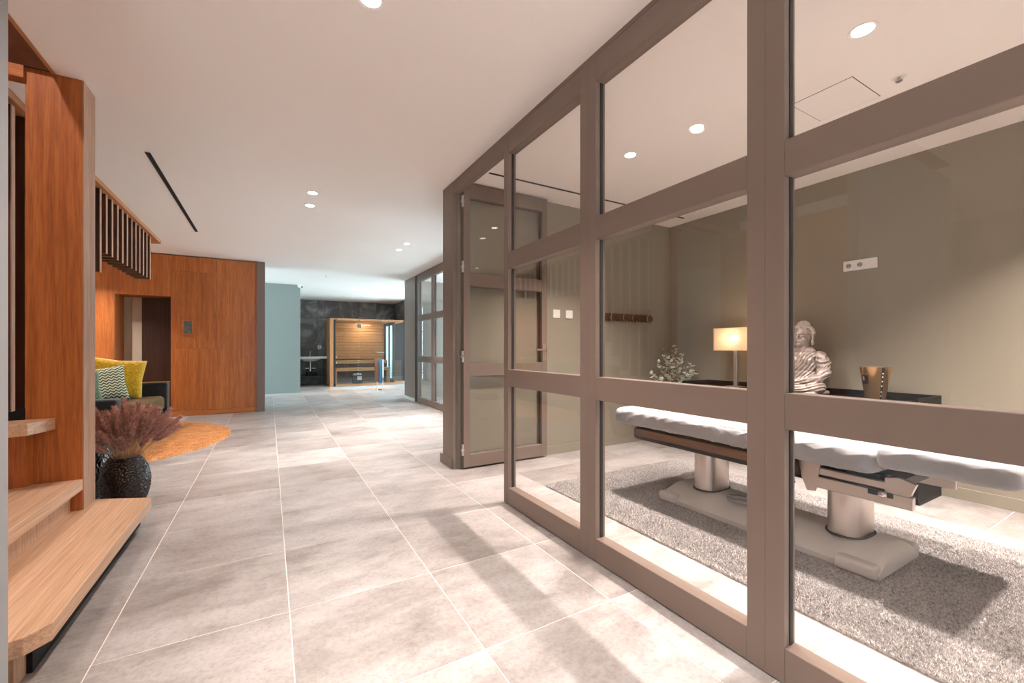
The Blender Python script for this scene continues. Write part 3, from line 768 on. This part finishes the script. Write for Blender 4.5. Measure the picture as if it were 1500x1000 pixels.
for x in (2.36, 2.90):
    sx_ = x if x < 2.6 else x + .03; sg = -1 if x < 2.6 else 1        # outer face of this rail
    O('frame_rail', B().box(x, x + .03, .70, 1.08, .392, .448, .003), 'steel', mt)
    O('frame_rail', B().box(x + .004, x + .026, .74, 1.07, .456, .492, .004), 'steel', mt)
    O('rail_joint', B().box(x + .006, x + .024, .72, 1.07, .448, .456), 'black', mt)
    xa, xb = sorted((sx_, sx_ + sg * .003))
    O('rail_slot', B().box(xa, xb, .765, .855, .425, .447, .001), 'black', mt)
    O('clamp_knob', B().ball((sx_ + sg * .008, .80, .436), .014, .018, .015), 'chrome', mt, smooth=True)
    O('bracket', B().prism([(0, 0), (.10, 0), (.085, -.08), (.06, -.145), (.025, -.14), (.012, -.08)], 0, .014).move(lambda v: Vector((x - .002 + v.z, 1.045 + v.x, .512 + v.y))), 'steel', mt)
    O('head_bracket', B().prism([(0, .0), (.03, .008), (.055, .03), (.075, .085), (.02, .10), (-.03, .09), (-.03, 0)], 0, .026).move(lambda v: Vector((x + .002 + v.z, .765 - v.x, .42 + v.y))), 'steel', mt)
O('cross_plate', B().box(2.40, 2.88, .74, 1.14, .47, .515, .004), 'black', mt)
def pad(y0, y1, z0, z1, x0, x1, seed, rnd=.045):
    b = B(); NX, NY = 96, int((y1 - y0) * 110) + 14
    cx_, cz_, hx, hz = (x0 + x1) / 2, (z0 + z1) / 2, (x1 - x0) / 2, (z1 - z0) / 2
    rings = []
    for j in range(NY + 1):
        t = j / NY; y = y0 + (y1 - y0) * t
        e = min(y - y0, y1 - y); sh = rnd - math.sqrt(max(0, rnd ** 2 - max(0, rnd - e) ** 2))
        ring = []
        for i in range(NX):
            a = 2 * PI * i / NX; ca, sa_ = math.cos(a), math.sin(a)
            ex, ez = (hx - sh * 1.0), (hz - sh * .8)
            # rounded rectangle walked by angle of its bounding ellipse, denser on the sides
            px = math.copysign(abs(ca) ** .22, ca) * ex; pz = math.copysign(abs(sa_) ** .45, sa_) * ez
            nx, nz = ca, sa_
            p = Vector((cx_ + px, y, cz_ + pz))
            side = abs(ca) ** .5
            q = noise.noise(Vector((y * 3.1 + seed, pz * 6, px * 3))) * .0035
            rid = 1 - abs(noise.noise(Vector((y * 8.5 + pz * 26 + seed * 3, pz * 7 - y * 2.0, px * 2.2)))) * 2.2
            rid2 = 1 - abs(noise.noise(Vector((y * 21 - pz * 30, pz * 16 + seed, px * 4)))) * 2.6
            msk = .35 + .65 * max(0, min(1, .5 + 1.6 * noise.noise(Vector((y * 2.3, seed * 2, px)))))
            q += (.0075 * max(0, rid) ** 3 + .0035 * max(0, rid2) ** 3) * (.2 + .8 * side) * msk
            ring.append(b.bm.verts.new((p.x + nx * q, p.y, p.z + nz * q)))
        rings.append(ring)
    for r0, r1 in zip(rings, rings[1:]):
        for k in range(NX): b.bm.faces.new((r0[k], r0[(k + 1) % NX], r1[(k + 1) % NX], r1[k]))
    b.bm.faces.new(rings[0]); b.bm.faces.new(rings[-1][::-1])
    return b
O('mattress', pad(.80, 2.375, .525, .645, 2.25, 3.03, 1.3, .04), 'sheet', mt, smooth=70)
O('seam', B().tube([(2.268, .84 + k * .05, .632) for k in range(30)], .0022, 6), 'grey_plastic', mt, smooth=True)
O('headrest_cushion', pad(.385, .795, .565, .672, 2.245, 3.035, 5.1, .04), 'sheet', mt, smooth=70)
cb = []
for k in range(90):
    a = k / 90 * 2 * PI * 2.3
    cb.append((2.555 + .055 * math.cos(a) + .01 * math.sin(k * .4), 1.56 + .09 * math.sin(a), .112 + zr + .002 * k / 8 * .5))
O('power_cable', B().tube(cb + [(2.60, 1.42, .15), (2.66, 1.36, .17), (2.70, 1.33, .30)], .0045, 7), 'grey_plastic', mt, smooth=True)

# ---- black sideboard against the back wall
sb = E_('sideboard', (4.07, 2.05, 0), 'long matt black sideboard with raised rim against the back wall', 'sideboard')
SX0, SX1, SY0, SY1 = 3.85, 4.296, 1.115, 3.02
O('carcass', B().box(SX0, SX1, SY0, SY1, .03, .688, .002), 'black_side', sb)
O('plinth', B().box(SX0 + .03, SX1, SY0 + .0, SY1, 0, .03), 'black_matt', sb)
O('top_rim', B().box(SX1 - .014, SX1, SY0, SY1, .688, .736), 'black_side', sb)
O('top_rim', B().box(SX0, SX1 - .014, SY0, SY0 + .014, .688, .736), 'black_side', sb)
O('top_rim', B().box(SX0, SX1 - .014, SY1 - .014, SY1, .688, .736), 'black_side', sb)
for k in range(4):
    y0 = SY0 + .004 + k * (SY1 - SY0 - .008) / 4; y1 = y0 + (SY1 - SY0 - .008) / 4 - .004
    d = O('door', B().box(SX0 - .018, SX0, y0, y1, .05, .68, .002), 'black_side', sb)
    O('knob', B().cyl((SX0 - .034, y1 - .05 if k % 2 == 0 else y0 + .05, .42), (SX0 - .018, y1 - .05 if k % 2 == 0 else y0 + .05, .42), .009, n=12), 'brass', d, smooth=True)

# ---- table lamp
tl = E_('table_lamp', (4.08, 2.56, .689), 'lit table lamp with rectangular linen shade on the black sideboard', 'lamp')
O('foot', B().box(4.0, 4.16, 2.48, 2.64, .689, .705, .003), 'steel', tl)
O('stem', B().box(4.063, 4.097, 2.543, 2.577, .705, 1.10, .002), 'steel', tl)
sh = B()
w = .003
for a, b_, c, d in ((3.99, 4.17, 2.385, 2.385 + w), (3.99, 4.17, 2.745 - w, 2.745), (3.99, 3.99 + w, 2.385 + w, 2.745 - w), (4.17 - w, 4.17, 2.385 + w, 2.745 - w)): sh.box(a, b_, c, d, 1.068, 1.288)
O('shade', sh, 'shade', tl)
M['rim'] = plain('shade_binding', (238, 214, 180), .8)
bd = B()
for z0 in (1.064, 1.286):
    for a, b_, c, d in ((3.988, 4.172, 2.383, 2.389), (3.988, 4.172, 2.741, 2.747), (3.988, 3.994, 2.389, 2.741), (4.166, 4.172, 2.389, 2.741)): bd.box(a, b_, c, d, z0, z0 + .006)
O('shade_binding', bd, 'rim', tl)
M['bulb'] = emit('lit_bulb', (1, .84, .66), 30.0)
O('bulb', B().ball((4.08, 2.56, 1.19), .03, .03, .036), 'bulb', tl, smooth=True)
O('socket', B().cyl((4.08, 2.56, 1.10), (4.08, 2.56, 1.16), .016, n=14), 'brass', tl, smooth=True)
pl = bpy.data.lights.new('table_lamp_bulb', 'POINT'); pl.energy = 7; pl.color = (1, .76, .54); pl.shadow_soft_size = .04
po = bpy.data.objects.new('table_lamp_bulb', pl); COL.objects.link(po); po.location = (4.08, 2.56, 1.19)

# ---- seated statue (faces -x; its left is -y)
def statue():
    cx, cy, z0 = 4.08, 1.955, .689
    t = E_('seated_statue', (cx, cy, z0), 'silver-grey seated meditating statue on the black sideboard', 'statue')
    b = B(); P = lambda x, y_, z: Vector((cx + x, cy + y_, z0 + z))
    # crossed legs
    b.ball(P(-.02, 0, .065), .13, .17, .065); b.ball(P(-.05, -.12, .062), .10, .085, .062); b.ball(P(-.05, .12, .062), .10, .085, .062)
    b.ball(P(-.11, -.03, .05), .06, .12, .045); b.ball(P(-.10, .04, .085), .06, .12, .035)
    b.box(cx - .15, cx + .12, cy - .17, cy + .17, z0, z0 + .03, .012, 2)
    # torso, shoulders
    b.ball(P(.03, 0, .16), .085, .115, .10); b.ball(P(.03, 0, .26), .085, .125, .12); b.ball(P(.03, 0, .325), .074, .150, .062)
    b.ball(P(.032, 0, .375), .058, .095, .045)
    b.ball(P(.0, .05, .295), .06, .06, .05); b.ball(P(.0, -.05, .295), .06, .06, .05)
    # arms: shoulder - elbow - lap
    for s_ in (-1, 1):
        b.tube([P(.03, s_ * .128, .325), P(.024, s_ * .162, .27), P(.0, s_ * .172, .19), P(-.05, s_ * .15, .135), P(-.10, s_ * .08, .125), P(-.12, s_ * .02, .12)], [.050, .054, .053, .047, .036, .028], 14)
        b.ball(P(.03, s_ * .128, .325), .050)
        b.ball(P(.0, s_ * .172, .19), .053)
    b.ball(P(-.12, 0, .118), .04, .07, .022)
    # neck, head
    b.cyl(P(.025, 0, .36), P(.018, 0, .45), .056, .050)
    b.ball(P(.012, 0, .505), .080, .078, .090); b.ball(P(-.008, 0, .462), .060, .061, .052); b.ball(P(.022, 0, .530), .085, .083, .075)
    b.ball(P(.03, 0, .600), .045, .045, .034)
    # face: nose, closed lids, brows, lips, chin, long ears
    b.tube([P(-.060, 0, .526), P(-.072, 0, .502), P(-.082, 0, .485)], [.006, .008, .011], 10)
    b.ball(P(-.074, 0, .482), .009, .016, .007)
    for s_ in (-1, 1):
        b.ball(P(-.054, s_ * .031, .507), .015, .021, .009)
        b.tube([P(-.066, s_ * .010, .523), P(-.061, s_ * .030, .531), P(-.046, s_ * .054, .523)], [.0040, .0048, .0035], 8)
        b.ball(P(-.034, s_ * .036, .475), .028, .025, .028)
        b.ball(P(.015, s_ * .084, .500), .019, .010, .034); b.ball(P(.010, s_ * .082, .452), .014, .011, .030)
    b.ball(P(-.064, 0, .466), .010, .021, .0055); b.ball(P(-.062, 0, .456), .010, .016, .0065)
    b.ball(P(-.050, 0, .436), .020, .024, .020)
    me = bpy.data.meshes.new('tmp'); b.bm.to_mesh(me); b.bm.free()
    o = bpy.data.objects.new('tmp', me); COL.objects.link(o)
    r = o.modifiers.new('r', 'REMESH'); r.mode = 'VOXEL'; r.voxel_size = .0032
    s_ = o.modifiers.new('s', 'SMOOTH'); s_.factor = .5; s_.iterations = 2
    dg = bpy.context.evaluated_depsgraph_get(); dg.update()
    m2 = bpy.data.meshes.new_from_object(o.evaluated_get(dg))
    bpy.data.objects.remove(o); bpy.data.meshes.remove(me)
    bm = bmesh.new(); bm.from_mesh(m2); bm.normal_update()
    for v in bm.verts:
        x, y_, z = v.co.x - cx, v.co.y - cy, v.co.z - z0
        q = 0
        wob = .02 * noise.noise(Vector((x * 9, y_ * 9, z * 9)))
        sm = lambda e0, e1, t_: max(0, min(1, (t_ - e0) / (e1 - e0)))
        up = sm(.385, .35, z)
        legs = .0032 * math.sin((math.hypot(y_ * .8, (z - .16) * 1.5) + wob) * 190)
        slv = .0026 * math.sin((z * .9 - x * .5 + wob) * 190)
        rob = .0034 * math.sin((z * .75 + y_ + wob) * 200) * max(sm(.05, -.01, y_ + (z - .2) * .25), sm(.25, .22, z))
        arm = sm(.105, .125, abs(y_)); low = sm(.145, .12, z)
        q = (low * legs + (1 - low) * (arm * slv + (1 - arm) * rob)) * up * sm(.02, .04, z)
        v.co += v.normal * q
    for v in bm.verts: v.co -= Vector((cx, cy, z0))
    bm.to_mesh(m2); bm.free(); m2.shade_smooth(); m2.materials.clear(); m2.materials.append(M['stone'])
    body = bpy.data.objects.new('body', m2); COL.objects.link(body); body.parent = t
    hb = B(); k = 0
    for ring in range(11):
        th = .08 + ring * .155
        n = max(1, int(2 * PI * math.sin(th) * .086 / .0145))
        for i in range(n):
            a = 2 * PI * (i + .5 * (ring % 2)) / n
            d = Vector((math.sin(th) * math.cos(a), math.sin(th) * math.sin(a), math.cos(th)))
            p = Vector((.022 + d.x * .086, d.y * .084, .530 + d.z * .076))
            if d.x < -.30 and d.z < .56: continue
            hb.ball(P(*p), .0088, u=7, v=5)
    for ring in range(5):
        th = .1 + ring * .33; n = max(1, int(2 * PI * math.sin(th) * .042 / .0135))
        for i in range(n):
            a = 2 * PI * i / n; hb.ball(P(.03 + .046 * math.sin(th) * math.cos(a), .046 * math.sin(th) * math.sin(a), .600 + .036 * math.cos(th)), .0082, u=7, v=5)
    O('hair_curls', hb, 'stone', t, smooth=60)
statue()

# ---- gold candle vessel
cn = E_('candle_vessel', (4.06, 1.425, .689), 'rose-gold mirrored candle vessel with black label on the sideboard', 'candle')
cc = (4.06, 1.425, .689)
O('vessel', B().lathe([(0, 0), (.056, 0), (.061, .006), (.097, .25), (.099, .252), (.094, .252), (.088, .22), (.0, .215)], 48, cc), 'gold_glass', cn, smooth=50)
O('wax', B().lathe([(0, .214), (.087, .214), (.087, .219), (0, .222)], 32, cc), 'cream', cn, smooth=True)
O('wick', B().cyl((4.06, 1.425, .908), (4.06, 1.425, .93), .003, n=6), 'black', cn)
def on_cone(a0, a1, z0, z1, off=.0012, n=8):
    b = B(); q = lambda a, z, o: Vector((cc[0] + (.061 + .036 * (z - .006) / .244 + o) * math.cos(a), cc[1] + (.061 + .036 * (z - .006) / .244 + o) * math.sin(a), cc[2] + z))
    rows = []
    for i in range(n + 1):
        a = a0 + (a1 - a0) * i / n; rows.append([b.bm.verts.new(q(a, z0, off)), b.bm.verts.new(q(a, z1, off)), b.bm.verts.new(q(a, z1, .0002)), b.bm.verts.new(q(a, z0, .0002))])
    for r0, r1 in zip(rows, rows[1:]):
        for k in range(4): b.bm.faces.new((r0[k], r0[(k + 1) % 4], r1[(k + 1) % 4], r1[k]))
    b.bm.faces.new(rows[0]); b.bm.faces.new(rows[-1][::-1]); return b
ca = math.atan2(-1.425, -4.06)      # direction towards the hall
O('label_patch', on_cone(ca - 1.15, ca - .50, .125, .19), 'black', cn)
M['orange_mark'] = plain('copper_foil', (214, 140, 84), .3, .6)
O('emblem', on_cone(ca - 1.00, ca - .82, .150, .180, .002, 3), 'orange_mark', cn)
rb = O('ribbon', on_cone(ca + .42, ca + .60, .008, .248, .0012, 3), 'black', cn)
for z in (.03, .06, .105, .14, .175, .20):
    O('ribbon_mark', on_cone(ca + .47, ca + .55, z, z + .01, .002, 2), 'white_plastic', rb)

# ---- eucalyptus in a floor vase
ev = E_('floor_vase', (4.02, 3.27, 0), 'slim dark floor vase behind the massage table in the room corner', 'vase')
O('body', B().lathe([(0, 0), (.075, 0), (.085, .05), (.08, .30), (.06, .46), (.045, .52), (.05, .55), (.044, .55), (.04, .50), (0, .48)], 32, (4.02, 3.27, 0)), 'black', ev, smooth=60)
rd = random.Random(21)
def leaf_mesh(seed):
    r = random.Random(seed); vs = []; n = 8
    for k in range(n):
        a = 2 * PI * k / n; vs.append((.5 + .5 * math.cos(a), .36 * math.sin(a), .10 * math.cos(2 * a)))
    vs.append((.5, 0, -.06)); fs = [(k, (k + 1) % n, n) for k in range(n)]
    vs += [(x, y_, z - .03) for x, y_, z in vs]; fs += [(b + n + 1, a + n + 1, c + n + 1) for a, b, c in fs[:n]]
    for k in range(n): fs.append((k, k + n + 1, (k + 1) % n + n + 1, (k + 1) % n))
    me = bpy.data.meshes.new('leaf'); me.from_pydata(vs, [], fs); me.update(); me.materials.append(M['leaf']); me.shade_smooth(); return me
LM = [leaf_mesh(1)]
BR = [(-.30, .06, .30), (-.21, .02, .42), (.02, .0, .62), (.06, -.06, .52), (-.06, .07, .55), (.12, -.14, .42), (.10, -.20, .34), (-.12, -.04, .48), (.02, -.22, .30)]
for i, (dx, dy, hh) in enumerate(BR):
    t = E_('eucalyptus_branch', (4.02, 3.27, .50), 'silvery eucalyptus branch in the dark floor vase', 'branch', 'eucalyptus branches in the corner vase')
    pts = [Vector((dx * (k / 8) ** 1.3, dy * (k / 8) ** 1.3, hh * (k / 8))) for k in range(9)]
    O('twig', B().tube([p + Vector((4.02, 3.27, .50)) for p in pts], [.004 - .0003 * k for k in range(9)], 5), 'twig', t)
    for k in range(26):
        f = .25 + .75 * k / 25; q = f * 8; a_ = int(min(7, q)); p = pts[a_].lerp(pts[a_ + 1], q - a_)
        o = bpy.data.objects.new('leaf', LM[0]); COL.objects.link(o); o.parent = t; o.location = p
        o.rotation_euler = (rd.uniform(-.8, .8), rd.uniform(-1.0, .3), k * 2.4 + rd.uniform(-.4, .4)); s_ = rd.uniform(.055, .085) * (1.15 - .4 * f); o.scale = (s_, s_, s_)

# ---- coat hook rail
hr = E_('coat_rail', (3.58, 3.56, 1.42), 'dark walnut coat rail with brass hooks on the end wall', 'coat rail')
cap = [(3.20 + .04 * math.cos(a), 1.437 + .042 * math.sin(a)) for a in [PI / 2 + PI * k / 10 for k in range(11)]] + [(3.945 + .04 * math.cos(a), 1.437 + .042 * math.sin(a)) for a in [-PI / 2 + PI * k / 10 for k in range(11)]]
O('board', B().prism(cap, 0, .022).move(lambda v: Vector((v.x, 3.56 - v.z, v.y))), 'walnut_x', hr)
for x in (3.306, 3.493, 3.643, 3.878):
    O('hook', B().tube([(x, 3.538, 1.42), (x, 3.53, 1.44), (x, 3.515, 1.48), (x, 3.495, 1.525), (x, 3.485, 1.535)], [.005, .005, .0045, .0045, .007], 8).tube([(x, 3.536, 1.45), (x, 3.52, 1.40), (x, 3.50, 1.375), (x, 3.475, 1.385), (x, 3.468, 1.40)], [.0045, .0045, .0045, .0045, .006], 8), 'brass', hr, smooth=True)
# ---- switches and sockets
for x0, x1, lab in ((2.535, 2.622, 'white square wall switch nearer the open glass door'), (2.70, 2.787, 'white square wall switch nearer the coat rail')):
    t = E_('light_switch', ((x0 + x1) / 2, 3.56, 1.40), lab, 'switch', 'white wall switches')
    O('plate', B().box(x0, x1, 3.551, 3.56, 1.40, 1.487, .002), 'white_plastic', t)
    O('rocker', B().box(x0 + .012, x1 - .012, 3.547, 3.552, 1.412, 1.475, .0015), 'white_plastic', t)
t = E_('wall_socket', (4.31, 1.613, 1.746), 'white triple socket plate high on the back wall', 'socket')
O('plate', B().box(4.299, 4.31, 1.495, 1.731, 1.746, 1.832, .002), 'white_plastic', t)
for y_ in (1.691, 1.612):
    ins = O('outlet', B().box(4.296, 4.299, y_ - .034, y_ + .034, 1.755, 1.823, .001), 'white_plastic', t)
    O('outlet_well', B().cyl((4.2955, y_, 1.789), (4.297, y_, 1.789), .020, n=20), 'grey_plastic', ins)
    O('pin_hole', B().cyl((4.2950, y_ - .009, 1.789), (4.2965, y_ - .009, 1.789), .0035, n=8).cyl((4.2950, y_ + .009, 1.789), (4.2965, y_ + .009, 1.789), .0035, n=8), 'black', ins)
O('blank_cover', B().box(4.296, 4.299, 1.503, 1.571, 1.755, 1.823, .001), 'white_plastic', t)

# ================================================================== FAR END: basin, sauna, towels
bs = E_('wash_basin', (1.07, 14.0, 0), 'white slab wash basin on a black frame against the dark tiles', 'basin')
O('slab', B().box(.66, 1.50, 13.70, 14.30, .79, .855, .006, 2), 'white_plastic', bs, smooth=True)
O('bowl', B().lathe([(0, .70), (.14, .71), (.24, .79), (0, .79)], 28).move(lambda v: Vector((1.07 + v.x * 1.2, 14.0 + v.y, v.z))), 'white_plastic', bs, smooth=True)
for x in (.68, 1.47):
    for y_ in (13.73, 14.26): O('leg', B().box(x - .013, x + .013, y_ - .013, y_ + .013, 0, .79), 'black', bs)
O('shelf', B().box(.66, 1.49, 13.72, 14.28, .255, .285), 'black', bs)
O('siphon', B().cyl((1.07, 13.98, .44), (1.07, 13.98, .71), .022, n=12).cyl((1.07, 13.98, .40), (1.07, 13.98, .52), .04, n=14).cyl((.93, 13.98, .50), (1.20, 13.98, .50), .018, n=10).cyl((1.18, 13.98, .50), (1.18, 14.28, .50), .018, n=10), 'chrome', bs, smooth=True)
tp = O('faucet', B().tube([(1.07, 14.15, .855), (1.07, 14.15, .98), (1.07, 14.13, 1.02), (1.07, 14.08, 1.03), (1.07, 14.0, 1.0)], .014, 10).cyl((1.07, 14.15, .855), (1.07, 14.15, .885), .024), 'chrome', bs, smooth=True)
t = E_('wall_socket', (1.35, 14.3, 1.10), 'small white socket above the wash basin on dark tiles', 'socket')
O('plate', B().box(1.30, 1.40, 14.288, 14.3, 1.09, 1.19, .002), 'white_plastic', t); O('outlet_well', B().cyl((1.35, 14.285, 1.14), (1.35, 14.289, 1.14), .024, n=18), 'grey_plastic', t)
bx = E_('storage_box', (1.1, 14.0, .285), 'dark folded box on the black shelf under the basin', 'box')
O('body', B().box(.96, 1.24, 13.85, 14.15, .286, .40, .01), 'black_matt', bx); O('lid', B().box(.955, 1.245, 13.845, 14.155, .40, .42, .004), 'black', bx)

sa = E_('sauna', (2.6, 13.6, 0), 'wood and glass sauna cabin at the end of the hall', 'sauna')
SYF, SYB = 13.05, 14.27
O('side_wall', B().box(1.50, 1.60, SYF, SYB, 0, 1.96, .004), 'sauna_z', sa)
O('corner_post', B().box(1.60, 1.655, SYF, SYF + .06, .0, 1.92), 'frame_dark', sa)
O('roof', B().box(1.60, 3.62, SYF + .02, SYB, 1.91, 1.97), 'sauna_x', sa)
O('floor_step', B().box(1.60, 3.62, SYF, SYB, 0, .05, .004), 'sauna_x', sa)
for k in range(13):
    z = .76 + k * .0885
    O('wall_slat', B().box(1.60, 3.30, SYB - .03, SYB - .005, z, z + .082, .004), 'sauna_x', sa)
O('back_panel', B().box(1.60, 3.62, SYB - .008, SYB, .05, 1.91), 'walnut_x', sa)
ub = O('upper_bench', B().box(1.62, 3.28, 13.72, 13.76, .63, .73, .004), 'sauna_x', sa)
for k in range(4): O('bench_slat', B().box(1.62, 3.28, 13.77 + k * .12, 13.87 + k * .12, .70, .73, .003), 'sauna_x', ub)
lb = O('lower_bench', B().box(1.62, 3.28, 13.32, 13.36, .42, .51, .004), 'sauna_x', sa)
for k in range(3): O('bench_slat', B().box(1.62, 3.28, 13.37 + k * .12, 13.47 + k * .12, .48, .51, .003), 'sauna_x', lb)
for x in (1.63, 3.17): O('bench_leg', B().box(x, x + .1, 13.32, 13.36, .05, .42), 'sauna_z', lb)
O('bench_back_panel', B().box(1.62, 3.28, 13.735, 13.745, .05, .63), 'walnut_x', sa)
gx = [1.655, 2.31, 3.01, 3.62]
for a, b_ in zip(gx, gx[1:]):
    O('glass_panel', B().box(a + .003, b_ - .003, SYF + .02, SYF + .028, .05, 1.955), 'glass_blue', sa)
for x, z in ((1.68, 1.93), (2.31, 1.93), (3.0, 1.93), (1.66, .85), (1.66, .68)):
    O('glass_clip', B().box(x - .025, x + .025, SYF + .005, SYF + .045, z - .025, z + .025, .004), 'chrome', sa)
for z in (1.76, .22): O('door_hinge', B().box(2.25, 2.38, SYF + .0, SYF + .048, z - .055, z + .055, .006), 'chrome', sa)
O('door_handle', B().cyl((2.80, SYF - .03, .97), (3.02, SYF - .03, .97), .014, n=10).cyl((2.83, SYF - .03, .97), (2.83, SYF + .02, .97), .008, n=8).cyl((2.98, SYF - .03, .97), (2.98, SYF + .02, .97), .008, n=8), 'chrome', sa, smooth=True)
ew = O('end_frame', B().box(3.31, 3.37, SYF + .06, SYF + .16, .05, 1.91).box(3.31, 3.37, SYB - .14, SYB - .03, .05, 1.91).box(3.31, 3.37, 13.60, 13.70, .05, 1.91).box(3.31, 3.37, SYF + .16, SYB - .14, .05, .16).box(3.31, 3.37, SYF + .16, SYB - .14, 1.82, 1.91), 'walnut_z', sa)
for a, b_ in ((SYF + .16, 13.60), (13.70, SYB - .14)): O('end_pane', B().box(3.335, 3.343, a, b_, .16, 1.82), 'frosted', ew)
for k in range(7): O('side_slat', B().box(3.40, 3.62, 13.3, 13.33, .10 + k * .09, .18 + k * .09, .003), 'walnut_x', sa)
hb_ = O('stove', B().box(2.14, 2.42, 13.16, 13.30, .05, .30, .01), 'black', sa)
O('stove_stones', B().ball((2.2, 13.23, .31), .05).ball((2.28, 13.22, .315), .055).ball((2.36, 13.24, .31), .05), 'grey_plastic', hb_, smooth=True)
lm = O('sauna_lamp', B().box(2.62, 2.86, SYB - .07, SYB - .03, 1.835, 1.855, .004), 'rim', sa, 'lit bar lamp inside the sauna')
l = bpy.data.lights.new('sauna_light', 'AREA'); l.size = .3; l.energy = 14; l.color = (1, .82, .52); lo = bpy.data.objects.new('sauna_light', l); COL.objects.link(lo); lo.location = (2.62, 13.80, 1.89); lo.rotation_euler = (.6, 0, 0)

mk = E_('bath_mat', (2.05, 12.25, 0), 'pale bath mat with orange border in front of the sauna', 'bath mat')
O('border', B().box(1.40, 3.0, 11.75, 12.72, .0005, .008), 'orange_pile', mk)
O('mat_top', B().box(1.44, 3.0, 11.82, 12.68, .008, .014), 'sheet', mk)
tr = E_('towel_stand', (2.52, 11.3, 0), 'slim chrome towel stand in front of the sauna', 'towel stand')
O('foot', B().box(2.42, 2.62, 11.22, 11.38, .0, .012, .003), 'chrome', tr)
for x in (2.44, 2.585): O('upright', B().cyl((x, 11.3, .012), (x, 11.3, .80), .012, n=10), 'chrome', tr, smooth=True)
O('bar', B().cyl((2.40, 11.3, .80), (2.60, 11.3, .80), .012, n=10), 'chrome', tr, smooth=True)
def towel(x0, x1, y0, y1, z0, z1, mat, lab):
    b = B()
    n = 10; R0 = []
    for i in range(n + 1):
        u = i / n; x = x0 + (x1 - x0) * u
        col = []
        for (yy, zz) in ((y0, z0), (y0 - .004, (z0 + z1) / 2), (y0 + .004, z1 - .01), ((y0 + y1) / 2, z1 + .014), (y1 - .004, z1 - .01), (y1 + .004, (z0 + z1) / 2), (y1, z0)):
            col.append(b.bm.verts.new((x + .008 * math.sin(zz * 14), yy + .006 * math.sin(u * 9 + zz * 3), zz)))
        R0.append(col)
    fs = []
    for a, c in zip(R0, R0[1:]):
        for k in range(6): fs.append(b.bm.faces.new((a[k], a[k + 1], c[k + 1], c[k])))
    bmesh.ops.solidify(b.bm, geom=fs, thickness=.008)
    return O('towel', b, mat, None, lab, 'towel', 'towels on the chrome stand', smooth=60)
towel(2.38, 2.475, 11.28, 11.32, .24, .815, 'towel_brown', 'brown towel hanging on the chrome towel stand')
towel(2.485, 2.57, 11.28, 11.32, .20, .815, 'towel_blue', 'blue towel hanging on the chrome towel stand')
